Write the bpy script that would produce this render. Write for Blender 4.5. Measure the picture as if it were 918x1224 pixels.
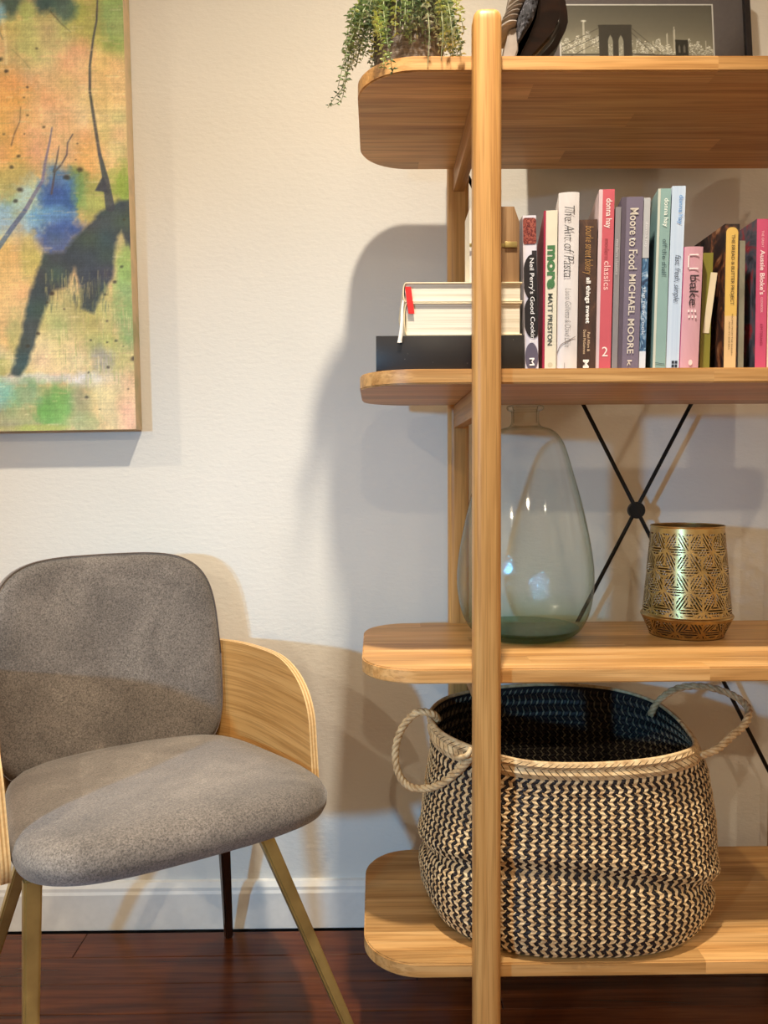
import bpy, bmesh, math, random
import numpy as np
from mathutils import Vector, Matrix, Euler, noise as mnoise

random.seed(4)
rng = np.random.default_rng(7)
for o in list(bpy.data.objects):
    bpy.data.objects.remove(o)
scene = bpy.context.scene
COL = scene.collection
PI = math.pi

# ------------------------------------------------------------------ camera
cam_d = bpy.data.cameras.new('camera')
cam = bpy.data.objects.new('camera', cam_d); COL.objects.link(cam)
cam.location = (0.0, -1.715, 0.993)
cam_d.sensor_fit = 'HORIZONTAL'; cam_d.sensor_width = 36.0
cam_d.lens = 950.0 / 918.0 * 36.0
cam_d.clip_start = 0.02; cam_d.clip_end = 50
_yaw, _pit, _rol = math.atan(9 / 950), math.atan(46 / 950), math.radians(0.35)
cam.matrix_world = (Matrix.Translation(cam.location) @ Matrix.Rotation(-_yaw, 4, 'Z')
                    @ Matrix.Rotation(PI / 2 - _pit, 4, 'X') @ Matrix.Rotation(-_rol, 4, 'Z'))
scene.camera = cam

# ------------------------------------------------------------------ look, world, lights
vs = scene.view_settings
scene.display_settings.display_device = 'sRGB'
vs.view_transform = 'Standard'; vs.look = 'None'; vs.gamma = 1.0
vs.use_curve_mapping = False
vs.exposure = 0.0
world = bpy.data.worlds.new('world'); scene.world = world; world.use_nodes = True
world.node_tree.nodes['Background'].inputs[0].default_value = (0.8, 0.85, 1, 1)
world.node_tree.nodes['Background'].inputs[1].default_value = 0.0

CEIL = 2.62
WARM = (1.0, 0.84, 0.62)
def spot(name, x, y, watts, col=WARM, angle=165, blend=0.6, radius=0.035, aim=(0, 0)):
    d = bpy.data.lights.new(name, 'SPOT'); d.energy = watts; d.color = col
    d.spot_size = math.radians(angle); d.spot_blend = blend; d.shadow_soft_size = radius
    o = bpy.data.objects.new(name, d); COL.objects.link(o)
    o.location = (x, y, CEIL - 0.03)
    o.rotation_euler = (aim[0], aim[1], 0)
    return o
def area(name, loc, rot, sx, sy, watts, col):
    d = bpy.data.lights.new(name, 'AREA'); d.energy = watts; d.color = col
    d.shape = 'RECTANGLE'; d.size = sx; d.size_y = sy
    o = bpy.data.objects.new(name, d); COL.objects.link(o)
    o.location = loc; o.rotation_euler = rot
    return o
# the ceiling downlight over the shelves: a wide flood and a tighter core from the same fitting
spot('downlight_shelf', 0.09, -0.95, 104, col=(1.0, 0.90, 0.74), angle=158, blend=1.0)
spot('downlight_shelf_core', 0.09, -0.95, 104, col=(1.0, 0.90, 0.74), angle=88, blend=1.0)
spot('downlight_left', -2.1, -0.95, 118, angle=160, blend=1.0)
spot('downlight_right', 2.3, -0.95, 80, angle=160, blend=1.0)
spot('downlight_behind', 0.03, -3.6, 62, angle=165)
spot('downlight_behind_left', -2.1, -3.6, 112, angle=165)
spot('downlight_behind_right', 2.3, -3.6, 62, angle=165)
# cool daylight reaching the wall through a narrow opening on the left, behind the camera
_sp = bpy.data.lights.new('daylight', 'SPOT'); _sp.energy = 265; _sp.color = (0.16, 0.56, 1.0)
_sp.spot_size = math.radians(34); _sp.spot_blend = 1.0; _sp.shadow_soft_size = 0.07
_so = bpy.data.objects.new('daylight', _sp); COL.objects.link(_so); _so.location = (-2.05, -3.45, 1.25)
_so.rotation_euler = (Vector((0.0, 0.0, 0.60)) - Vector(_so.location)).to_track_quat('-Z', 'Y').to_euler()

# ------------------------------------------------------------------ colour helpers
def lin(c):
    c = c / 255.0
    return c / 12.92 if c <= 0.04045 else ((c + 0.055) / 1.055) ** 2.4
def L(r, g, b, k=1.0):
    return (lin(r) * k, lin(g) * k, lin(b) * k, 1.0)
def lin_np(a):
    a = np.clip(a, 0, 255) / 255.0
    return np.where(a <= 0.04045, a / 12.92, ((a + 0.055) / 1.055) ** 2.4)

# ------------------------------------------------------------------ materials
class NT:
    def __init__(self, name):
        self.m = bpy.data.materials.new(name); self.m.use_nodes = True
        self.t = self.m.node_tree; self.t.nodes.clear()
        self.out = self.n('ShaderNodeOutputMaterial')
    def n(self, typ, **kw):
        nd = self.t.nodes.new(typ)
        for k, v in kw.items():
            if k.startswith('i_'):
                key = k[2:]
                nd.inputs[int(key) if key.isdigit() else key.replace('_', ' ')].default_value = v
            else:
                setattr(nd, k, v)
        return nd
    def l(self, a, b):
        self.t.links.new(a, b)
    def ramp(self, fac, stops):
        r = self.n('ShaderNodeValToRGB'); e = r.color_ramp.elements
        while len(e) < len(stops): e.new(0.5)
        for el, (p, c) in zip(e, stops):
            el.position = p; el.color = c
        self.l(fac, r.inputs[0]); return r.outputs[0]
    def mix(self, fac, a, b, mode='MIX'):
        x = self.n('ShaderNodeMix', data_type='RGBA', blend_type=mode)
        for s, v in ((x.inputs[0], fac), (x.inputs[6], a), (x.inputs[7], b)):
            if hasattr(v, 'is_linked'): self.l(v, s)
            else: s.default_value = v
        return x.outputs[2]
    def math(self, op, a, b=0.0):
        x = self.n('ShaderNodeMath', operation=op)
        for s, v in ((x.inputs[0], a), (x.inputs[1], b)):
            if hasattr(v, 'is_linked'): self.l(v, s)
            else: s.default_value = v
        return x.outputs[0]
    def coord(self, scale=(1, 1, 1), kind='Object', rot=(0, 0, 0)):
        c = self.n('ShaderNodeTexCoord'); mp = self.n('ShaderNodeMapping')
        mp.inputs['Scale'].default_value = scale; mp.inputs['Rotation'].default_value = rot
        self.l(c.outputs[kind], mp.inputs[0]); return mp.outputs[0]
    def noise(self, vec, scale, detail=3, rough=0.5, dist=0.0):
        x = self.n('ShaderNodeTexNoise'); x.inputs['Scale'].default_value = scale
        x.inputs['Detail'].default_value = detail; x.inputs['Roughness'].default_value = rough
        x.inputs['Distortion'].default_value = dist
        self.l(vec, x.inputs['Vector']); return x.outputs['Fac']
    def bump(self, h, strength=0.2, dist=0.002):
        b = self.n('ShaderNodeBump'); b.inputs['Strength'].default_value = strength
        b.inputs['Distance'].default_value = dist
        self.l(h, b.inputs['Height']); return b.outputs[0]
    def bsdf(self, col=None, rough=0.5, metal=0.0, normal=None, spec=0.5, **kw):
        p = self.n('ShaderNodeBsdfPrincipled')
        for s, v in ((p.inputs['Base Color'], col), (p.inputs['Roughness'], rough), (p.inputs['Metallic'], metal),
                     (p.inputs['Specular IOR Level'], spec), (p.inputs['Normal'], normal)):
            if v is None: continue
            if hasattr(v, 'is_linked'): self.l(v, s)
            else: s.default_value = v
        for k, v in kw.items():
            p.inputs[k.replace('_', ' ')].default_value = v
        self.l(p.outputs[0], self.out.inputs[0]); return p

def m_plain(name, c, rough=0.6, metal=0.0, spec=0.4, var=0.12, scale=60, bump=0.05):
    t = NT(name); v = t.coord()
    f = t.noise(v, scale, 3)
    dark = tuple(x * (1 - var) for x in c[:3]) + (1,)
    lite = tuple(min(1, x * (1 + var)) for x in c[:3]) + (1,)
    t.bsdf(t.ramp(f, [(0.3, dark), (0.7, lite)]), rough, metal, t.bump(f, bump, 0.001), spec)
    return t.m

def m_wood(name, axis, dark, mid, lite, stave=None, stave_axis=1, rough=0.42, k=1.0, fine=1.0, stave_amt=0.35, dist=0.9, flat=None):
    t = NT(name)
    sc = [34 * fine] * 3; sc[axis] = 1.6
    sc2 = [190 * fine] * 3; sc2[axis] = 5.0
    if flat is not None: sc[flat] = 1.6; sc2[flat] = 5.0
    c = t.n('ShaderNodeTexCoord'); oi = t.n('ShaderNodeObjectInfo')
    off = t.n('ShaderNodeVectorMath', operation='SCALE'); off.inputs[0].default_value = (3.1, 5.7, 2.3)
    t.l(oi.outputs['Random'], off.inputs['Scale'])
    add = t.n('ShaderNodeVectorMath', operation='ADD')
    t.l(c.outputs['Object'], add.inputs[0]); t.l(off.outputs[0], add.inputs[1])
    vec = add.outputs[0]
    if stave:
        sp = t.n('ShaderNodeSeparateXYZ'); t.l(c.outputs['Object'], sp.inputs[0])
        idx = t.math('FLOOR', t.math('DIVIDE', sp.outputs[stave_axis], stave))
        seg = t.math('FLOOR', t.math('ADD', t.math('MULTIPLY', sp.outputs[axis], 1.35), t.math('MULTIPLY', idx, 0.37)))
        cb = t.n('ShaderNodeCombineXYZ'); t.l(idx, cb.inputs[0]); t.l(seg, cb.inputs[1]); t.l(oi.outputs['Random'], cb.inputs[2])
        wn = t.n('ShaderNodeTexWhiteNoise', noise_dimensions='3D'); t.l(cb.outputs[0], wn.inputs[0])
        sh = t.n('ShaderNodeVectorMath', operation='SCALE'); sh.inputs['Scale'].default_value = 4.0
        t.l(wn.outputs['Color'], sh.inputs[0])
        a2 = t.n('ShaderNodeVectorMath', operation='ADD'); t.l(vec, a2.inputs[0]); t.l(sh.outputs[0], a2.inputs[1]); vec = a2.outputs[0]
    mp = t.n('ShaderNodeMapping'); mp.inputs['Scale'].default_value = sc; t.l(vec, mp.inputs[0])
    mp2 = t.n('ShaderNodeMapping'); mp2.inputs['Scale'].default_value = sc2; t.l(vec, mp2.inputs[0])
    f = t.noise(mp.outputs[0], 1.0, 5, 0.55, dist)
    g = t.noise(mp2.outputs[0], 1.0, 2, 0.6)
    col = t.ramp(f, [(0.28, dark), (0.5, mid), (0.72, lite)])
    pores = t.ramp(g, [(0.40, (0.66, 0.60, 0.52, 1)), (0.52, (1, 1, 1, 1))])
    col = t.mix(0.6, col, pores, 'MULTIPLY')
    if stave:
        tone = t.ramp(wn.outputs['Value'], [(0.0, (1 - stave_amt, 1 - stave_amt, 1 - stave_amt * 1.05, 1)), (1.0, (1.08, 1.08, 1.08, 1))])
        col = t.mix(1.0, col, tone, 'MULTIPLY')
    t.bsdf(col, rough, 0, t.bump(g, 0.12, 0.0006), 0.4)
    return t.m

OD, OM, OL = L(180, 126, 68), L(210, 159, 97), L(228, 182, 122)
M_SHELF = m_wood('oak_shelf', 0, OD, OM, OL, stave=0.052, stave_axis=1, stave_amt=0.24)
M_POST = m_wood('oak_post', 2, L(182, 130, 70), L(200, 149, 86), L(216, 168, 104), fine=1.3)
M_RAIL = m_wood('oak_rail', 1, L(150, 98, 50), L(176, 124, 68), L(196, 146, 88))
M_PLY = m_wood('oak_veneer', 1, L(186, 134, 72), L(200, 149, 86), L(212, 163, 100), fine=1.6, dist=0.2, flat=0)
M_PLYEDGE = m_plain('plywood_edge', L(226, 190, 136), 0.5, var=0.1, scale=200)
M_PLYDARK = m_plain('plywood_edge_dark', L(190, 146, 92), 0.5, var=0.1, scale=200)
M_FLOOR = m_wood('floor_timber', 0, L(62, 28, 11), L(94, 46, 20), L(120, 64, 30), rough=0.26, fine=0.7)

def m_wall():
    t = NT('wall_paint'); v = t.coord()
    a = t.noise(v, 130, 3, 0.6); b = t.noise(v, 2.2, 2)
    h = t.noise(t.coord((60, 60, 120)), 1.0, 4, 0.6)
    t.bsdf(t.ramp(b, [(0.3, L(226, 222, 212)), (0.7, L(232, 228, 219))]), 0.75, 0, t.bump(h, 0.24, 0.004), 0.25)
    return t.m
M_WALL = m_wall()
M_CEIL = m_plain('ceiling_paint', L(235, 233, 228), 0.8)
M_TRIM = m_plain('trim_paint', L(232, 229, 222), 0.45, var=0.03)
M_BLACK = m_plain('black_metal', L(22, 22, 24), 0.45, 0.3)
M_BRASS = m_plain('aged_brass', L(176, 156, 100), 0.34, 0.7, var=0.15, scale=25)
M_DARKLEG = m_plain('shaded_brass', L(58, 34, 22), 0.3, 0.3)  # brass of the rear leg, its shade put into a darker colour

def m_suede():
    t = NT('grey_suede'); v = t.coord()
    a = t.noise(v, 7, 4, 0.6, 0.6); b = t.noise(v, 330, 4, 0.8)
    base = t.ramp(a, [(0.32, L(104, 97, 91)), (0.55, L(124, 116, 109)), (0.75, L(146, 137, 128))])
    sp = t.ramp(b, [(0.36, (0.36, 0.36, 0.36, 1)), (0.64, (1.5, 1.48, 1.45, 1))])
    col = t.mix(0.85, base, sp, 'MULTIPLY')
    p = t.bsdf(col, 0.95, 0, t.bump(b, 0.35, 0.002), 0.15)
    p.inputs['Sheen Weight'].default_value = 0.35; p.inputs['Sheen Roughness'].default_value = 0.5
    return t.m
M_SUEDE = m_suede()
M_PIPE = m_plain('suede_piping', L(104, 92, 86), 0.9)

def m_vcol(name, rough=0.7, bump=0.25, bscale=(900, 900, 900), spec=0.3):
    t = NT(name)
    a = t.n('ShaderNodeVertexColor', layer_name='paint')
    w = t.noise(t.coord(bscale), 1.0, 2, 0.6)
    t.bsdf(a.outputs[0], rough, 0, t.bump(w, bump, 0.001), spec)
    return t.m

# ------------------------------------------------------------------ object helpers
def mesh_obj(name, verts, faces, mat=None, parent=None, loc=None, smooth=True, mats=None, midx=None):
    me = bpy.data.meshes.new(name)
    me.from_pydata([tuple(v) for v in verts], [], faces)
    me.update()
    for m in (mats or ([mat] if mat else [])): me.materials.append(m)
    if midx is not None: me.polygons.foreach_set('material_index', midx)
    me.polygons.foreach_set('use_smooth', [smooth] * len(me.polygons))
    o = bpy.data.objects.new(name, me); COL.objects.link(o)
    if parent: o.parent = parent
    if loc: o.location = loc
    return o
def bm_obj(name, bm, mat=None, parent=None, loc=None, smooth=True, sharp=35):
    bmesh.ops.recalc_face_normals(bm, faces=bm.faces)
    me = bpy.data.meshes.new(name); bm.to_mesh(me); bm.free()
    if mat: me.materials.append(mat)
    if smooth:
        me.polygons.foreach_set('use_smooth', [True] * len(me.polygons))
        me.set_sharp_from_angle(angle=math.radians(sharp))
    o = bpy.data.objects.new(name, me); COL.objects.link(o)
    if parent: o.parent = parent
    if loc: o.location = loc
    return o
def thing(name, label, cat, loc=(0, 0, 0), rot=(0, 0, 0), group=None):
    o = bpy.data.objects.new(name, None); COL.objects.link(o)
    o.empty_display_size = 0.05
    o.location = loc; o.rotation_euler = rot
    o['label'] = label; o['category'] = cat
    if group: o['group'] = group
    return o
def tag(o, label, cat, group=None):
    o['label'] = label; o['category'] = cat
    if group: o['group'] = group
    return o
def structure(o):
    o['kind'] = 'structure'; return o
def stuff(o):
    o['kind'] = 'stuff'; return o

def bm_box(bm, x0, x1, y0, y1, z0, z1):
    vs_ = [bm.verts.new((x, y, z)) for x in (x0, x1) for y in (y0, y1) for z in (z0, z1)]
    for f in ((0, 1, 3, 2), (4, 6, 7, 5), (0, 4, 5, 1), (2, 3, 7, 6), (0, 2, 6, 4), (1, 5, 7, 3)):
        bm.faces.new([vs_[i] for i in f])
    return vs_
def box(name, x0, x1, y0, y1, z0, z1, mat, parent=None, bevel=0.0, seg=2):
    bm = bmesh.new(); bm_box(bm, x0, x1, y0, y1, z0, z1)
    bmesh.ops.recalc_face_normals(bm, faces=bm.faces)
    if bevel:
        bmesh.ops.bevel(bm, geom=bm.edges[:], offset=bevel, segments=seg, profile=0.5, affect='EDGES')
    return bm_obj(name, bm, mat, parent)
def prism_bm(bm, pts, z0, z1, flip=None):
    """pts: 2-D outline; extruded z0..z1.  flip maps (a, b, h) -> (x, y, z)."""
    F = flip or (lambda a, b, h: (a, b, h))
    lo = [bm.verts.new(F(a, b, z0)) for a, b in pts]; hi = [bm.verts.new(F(a, b, z1)) for a, b in pts]
    n = len(pts)
    bm.faces.new(lo[::-1]); bm.faces.new(hi)
    for i in range(n):
        bm.faces.new((lo[i], lo[(i + 1) % n], hi[(i + 1) % n], hi[i]))
def rounded_rect(x0, x1, y0, y1, r, n=10):
    pts = []
    for cx, cy, a0 in ((x1 - r, y0 + r, -PI / 2), (x1 - r, y1 - r, 0), (x0 + r, y1 - r, PI / 2), (x0 + r, y0 + r, PI)):
        for k in range(n + 1):
            a = a0 + k * PI / 2 / n
            pts.append((cx + r * math.cos(a), cy + r * math.sin(a)))
    return pts
def lathe(name, prof, mat, parent=None, n=64, loc=None, cap=True, solid=0.0):
    bm = bmesh.new(); rings = []
    for r, z in prof:
        if r < 1e-6: rings.append([bm.verts.new((0, 0, z))])
        else: rings.append([bm.verts.new((r * math.cos(2 * PI * k / n), r * math.sin(2 * PI * k / n), z)) for k in range(n)])
    for a, b in zip(rings, rings[1:]):
        for k in range(n):
            k2 = (k + 1) % n
            if len(a) == 1 and len(b) > 1: bm.faces.new((a[0], b[k2], b[k]))
            elif len(b) == 1 and len(a) > 1: bm.faces.new((a[k], a[k2], b[0]))
            elif len(a) > 1: bm.faces.new((a[k], a[k2], b[k2], b[k]))
    return bm_obj(name, bm, mat, parent, loc, sharp=50)
def catmull(pts, n=8, closed=False):
    P = [Vector(p) for p in pts]; out = []; N = len(P)
    rngi = range(N if closed else N - 1)
    for i in rngi:
        if closed: p0, p1, p2, p3 = P[(i - 1) % N], P[i], P[(i + 1) % N], P[(i + 2) % N]
        else: p0, p1, p2, p3 = P[max(i - 1, 0)], P[i], P[i + 1], P[min(i + 2, N - 1)]
        for k in range(n):
            t = k / n
            out.append(0.5 * ((2 * p1) + (p2 - p0) * t + (2 * p0 - 5 * p1 + 4 * p2 - p3) * t * t + (3 * p1 - p0 - 3 * p2 + p3) * t ** 3))
    if not closed: out.append(P[-1].copy())
    return out
def frames(path):
    T = []
    for i in range(len(path)):
        T.append((path[min(i + 1, len(path) - 1)] - path[max(i - 1, 0)]).normalized())
    ref = Vector((0, 0, 1)) if abs(T[0].z) < 0.9 else Vector((1, 0, 0))
    nrm = (ref - T[0] * ref.dot(T[0])).normalized(); res = []
    for t in T:
        nrm = (nrm - t * nrm.dot(t)).normalized(); res.append((t, nrm, t.cross(nrm)))
    return res
def tube_geo(path, rad, n=8, V=None, Fc=None, caps=True):
    V = [] if V is None else V; Fc = [] if Fc is None else Fc
    fr = frames(path); base = len(V)
    for i, (p, (t, a, b)) in enumerate(zip(path, fr)):
        r = rad(i / max(1, len(path) - 1)) if callable(rad) else rad
        for k in range(n):
            an = 2 * PI * k / n
            V.append(p + a * (r * math.cos(an)) + b * (r * math.sin(an)))
    for i in range(len(path) - 1):
        for k in range(n):
            k2 = (k + 1) % n
            Fc.append((base + i * n + k, base + i * n + k2, base + (i + 1) * n + k2, base + (i + 1) * n + k))
    if caps:
        Fc.append(tuple(base + k for k in range(n))[::-1])
        Fc.append(tuple(base + (len(path) - 1) * n + k for k in range(n)))
    return V, Fc
def tube(name, path, rad, mat, parent=None, n=10):
    V, Fc = tube_geo([Vector(p) for p in path], rad, n)
    return mesh_obj(name, V, Fc, mat, parent)
def beam_bm(bm, p0, p1, w0, w1, d0=None, d1=None, up=Vector((0, 1, 0))):
    p0, p1 = Vector(p0), Vector(p1); t = (p1 - p0).normalized()
    a = (up - t * up.dot(t)).normalized(); b = t.cross(a)
    d0 = d0 or w0; d1 = d1 or w1; R = []
    for p, w, d in ((p0, w0, d0), (p1, w1, d1)):
        R.append([bm.verts.new(p + b * (sx * w / 2) + a * (sy * d / 2)) for sx, sy in ((-1, -1), (1, -1), (1, 1), (-1, 1))])
    bm.faces.new(R[0][::-1]); bm.faces.new(R[1])
    for i in range(4):
        bm.faces.new((R[0][i], R[0][(i + 1) % 4], R[1][(i + 1) % 4], R[1][i]))

# ------------------------------------------------------------------ the setting
XL, XR, YF = -2.9, 3.1, -4.7
def slab(name, x0, x1, y0, y1, z0, z1, mat):
    return structure(box(name, x0, x1, y0, y1, z0, z1, mat))
slab('wall_back', XL - 0.1, XR + 0.1, 0, 0.1, -0.05, CEIL + 0.05, M_WALL)
slab('wall_left', XL - 0.1, XL, YF, 0, -0.05, CEIL + 0.05, M_WALL)
slab('wall_right', XR, XR + 0.1, YF, 0, -0.05, CEIL + 0.05, M_WALL)
slab('wall_front', XL - 0.1, XR + 0.1, YF - 0.1, YF, -0.05, CEIL + 0.05, M_WALL)
slab('ceiling', XL - 0.1, XR + 0.1, YF - 0.1, 0.1, CEIL, CEIL + 0.1, M_CEIL)
M_GAP = m_plain('floor_gap', L(18, 9, 6), 0.8)
floor = slab('floor', XL - 0.1, XR + 0.1, YF - 0.1, 0.1, -0.06, -0.012, M_GAP)
BW = 0.0868
plank_meshes = {}
rows = int(abs(YF) / BW) + 1
r2 = random.Random(11)
for i in range(rows):
    y1 = -0.030 - i * BW; y0 = y1 - BW + 0.0011
    if y1 < YF: break
    x = XL - r2.uniform(0, 1.4)
    while x < XR:
        ln = r2.choice((1.8, 2.3, 2.9))
        x1 = min(x + ln, XR)
        xs = max(x, XL)
        if x1 - xs > 0.02:
            bm = bmesh.new(); hl = (x1 - xs - 0.001) / 2; hw = (y1 - y0) / 2
            bm_box(bm, -hl, hl, -hw, hw, -0.014, 0)
            top = [e for e in bm.edges if all(v.co.z > -1e-5 for v in e.verts)]
            bmesh.ops.bevel(bm, geom=top, offset=0.0012, segments=1, affect='EDGES')
            bm_obj('floorboard', bm, M_FLOOR, floor, ((xs + x1) / 2, (y0 + y1) / 2, r2.uniform(-0.0003, 0.0)))
        x += ln
# skirting with a small moulded top
def skirting(name, L_, place, rz):
    prof = [(0, 0.0), (0.019, 0.0), (0.019, 0.078), (0.016, 0.084), (0.0155, 0.091), (0.012, 0.095), (0.008, 0.100), (0, 0.102)]
    bm = bmesh.new()
    prism_bm(bm, prof, -L_ / 2, L_ / 2, lambda a, b, h: (h, -a, b))
    o = bm_obj(name, bm, M_TRIM, None, place, sharp=20); o.rotation_euler = (0, 0, rz)
    return structure(o)
skirting('baseboard_back', XR - XL, ((XL + XR) / 2, 0, 0), 0)
skirting('baseboard_left', -YF - 0.04, (XL, YF / 2, 0), PI / 2)
skirting('baseboard_right', -YF - 0.04, (XR, YF / 2, 0), -PI / 2)

# ------------------------------------------------------------------ shelving unit
SX0, SX1 = -0.026, 1.045           # shelf ends
SY0, SY1 = -0.48, -0.09            # front, back
S_TOP = (0.208, 0.685, 1.154, 1.625)
TH = 0.0235
PX0, PX1 = 0.169, 0.850            # posts
PYF, PYR = -0.495, -0.075
unit = thing('shelving_unit', 'tall open oak bookshelf with round cornered shelves on slim posts', 'bookshelf', (PX0, -0.285, 0))
def U(x, y, z): return (x - PX0, y + 0.285, z)
for zt in S_TOP:
    bm = bmesh.new()
    prism_bm(bm, rounded_rect(SX0 - PX0, SX1 - PX0, SY0 + 0.285, SY1 + 0.285, 0.095, 14), -TH, 0)
    bmesh.ops.recalc_face_normals(bm, faces=bm.faces)
    ed = [e for e in bm.edges if abs(e.verts[0].co.z - e.verts[1].co.z) < 1e-6]
    bmesh.ops.bevel(bm, geom=ed, offset=0.0022, segments=2, affect='EDGES')
    bm_obj('shelf', bm, M_SHELF, unit, (0, 0, zt))
def post(px, py):
    bm = bmesh.new(); hw = 0.0213; rings = []
    def ring(s, z):
        return [bm.verts.new((a * s, b * s, z)) for a, b in rounded_rect(-hw, hw, -hw, hw, 0.0125, 5)]
    zt = 1.677
    for s, z in ((0.96, 0), (1, 0.003), (1, zt - 0.018), (0.985, zt - 0.011), (0.93, zt - 0.006), (0.80, zt - 0.002), (0.55, zt)):
        rings.append(ring(s, z))
    n = len(rings[0])
    for a, b in zip(rings, rings[1:]):
        for k in range(n): bm.faces.new((a[k], a[(k + 1) % n], b[(k + 1) % n], b[k]))
    bm.faces.new(rings[0][::-1]); bm.faces.new(rings[-1])
    bm_obj('post', bm, M_POST, unit, U(px, py, 0), sharp=50)
for px in (PX0, PX1):
    for py in (PYF, PYR): post(px, py)
for zt in S_TOP:
    for px in (PX0, PX1):
        box('shelf_rail', px - 0.011 - PX0, px + 0.011 - PX0, PYF + 0.285 + 0.018, PYR + 0.285 - 0.018, zt - TH - 0.046, zt - TH, M_RAIL, unit, 0.002)
HUB = Vector((0.5395, -0.071, 0.9137))
A0 = Vector((PX0 + 0.01, -0.075, HUB.z + 0.70)); B0 = Vector((2 * HUB.x - A0.x, -0.075, HUB.z - 0.70))
A1 = Vector((B0.x, -0.068, A0.z)); B1 = Vector((A0.x, -0.068, B0.z))
tube('brace_rod', [U(*A0), U(*B0)], 0.0042, M_BLACK, unit, 10)
tube('brace_rod', [U(*A1), U(*B1)], 0.0042, M_BLACK, unit, 10)
hb = lathe('brace_hub', [(0, -0.007), (0.0165, -0.007), (0.0175, -0.005), (0.0175, 0.005), (0.0165, 0.007), (0, 0.007)], M_BLACK, unit, 32)
hb.location = U(*HUB); hb.rotation_euler = (PI / 2, 0, 0)

# ------------------------------------------------------------------ armchair
CH = Vector((-0.407, -0.342, 0)); CR = math.radians(32)
chair = thing('armchair', 'grey suede armchair with curved oak veneer arms and slim brass legs', 'chair', CH, (0, 0, CR))
def seat_mesh():
    nu, nv = 40, 40; V = []; Fc = []
    def outline(t):                                   # plan outline, superellipse-like with narrower back
        c, s = math.cos(t), math.sin(t); e = 0.47
        x = math.copysign(abs(c) ** e, c); y = math.copysign(abs(s) ** e, s)
        wx = 0.257 - 0.040 * (y + 1) / 2
        yy = -0.035 + 0.250 * y
        if y < 0: yy -= 0.016 * (1 - x * x)
        return x * wx + 0.006, yy
    sec = [(0.02, 0.508), (0.35, 0.510), (0.65, 0.509), (0.82, 0.505), (0.92, 0.498), (0.97, 0.488), (1.0, 0.472),
           (0.995, 0.458), (0.975, 0.446), (0.93, 0.439), (0.6, 0.435), (0.02, 0.435)]
    n = 96
    for r, z in sec:
        for k in range(n):
            x, y = outline(2 * PI * k / n)
            zz = z + (0.006 * math.cos(x * 6) * r if z > 0.48 else 0) - 0.010 * max(0, (-y - 0.1)) * (r if z > 0.48 else 0.0)
            V.append((x * r, y * r, zz - 0.036 * (y * r + 0.285) / 0.5 - 0.006))
    for i in range(len(sec) - 1):
        for k in range(n):
            k2 = (k + 1) % n
            Fc.append((i * n + k, (i + 1) * n + k, (i + 1) * n + k2, i * n + k2))
    Fc.append(tuple(range(n))); Fc.append(tuple(range((len(sec) - 1) * n, len(sec) * n))[::-1])
    return V, Fc
sv, sf = seat_mesh()
seat = mesh_obj('seat', sv, sf, M_SUEDE, chair)
def back_xyz(u, v, off):
    """u in -1..1 across, v in 0..1 up, off = distance behind the front face."""
    w = 0.2115
    x = u * w - 0.0130; z = 0.420 + v * 0.415
    y = 0.168 + 0.035 * v - 0.035 * u * u
    nx = 2 * 0.035 * u / w; nl = math.hypot(1, nx)
    return Vector((x + off * nx / nl, y + off / nl, z))
def back_mesh():
    V = []; Fc = []; n = 112
    sec = [(0.03, 0.002), (0.5, 0.0), (0.8, 0.0), (0.92, 0.003), (0.97, 0.008), (1.0, 0.018), (0.995, 0.028), (0.97, 0.035), (0.8, 0.038), (0.03, 0.038)]
    for r, o in sec:
        for k in range(n):
            a = 2 * PI * k / n; c, s = math.cos(a), math.sin(a); e = 0.44
            u = math.copysign(abs(c) ** e, c) * r; v = math.copysign(abs(s) ** e, s) * r
            vv = (v + 1) / 2 + (0.010 * (1 - u * u) if v > 0 else 0) * r
            u *= 1 - 0.05 * max(0, v) 
            V.append(back_xyz(u, vv, o))
    for i in range(len(sec) - 1):
        for k in range(n):
            k2 = (k + 1) % n
            Fc.append((i * n + k, i * n + k2, (i + 1) * n + k2, (i + 1) * n + k))
    Fc.append(tuple(range(n))[::-1]); Fc.append(tuple(range((len(sec) - 1) * n, len(sec) * n)))
    return V, Fc
bv, bf = back_mesh()
backrest = mesh_obj('backrest', bv, bf, M_SUEDE, chair)
ring = []
for k in range(112):
    a = 2 * PI * k / 112; c, s = math.cos(a), math.sin(a); e = 0.44
    u = math.copysign(abs(c) ** e, c) * 1.0; v = math.copysign(abs(s) ** e, s) * 1.0
    vv = (v + 1) / 2 + (0.010 * (1 - u * u) if v > 0 else 0)
    u *= 1 - 0.05 * max(0, v)
    ring.append(back_xyz(u, vv, 0.012))
ring.append(ring[0])
tube('piping', ring, 0.0013, M_PIPE, backrest, 6)
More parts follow.
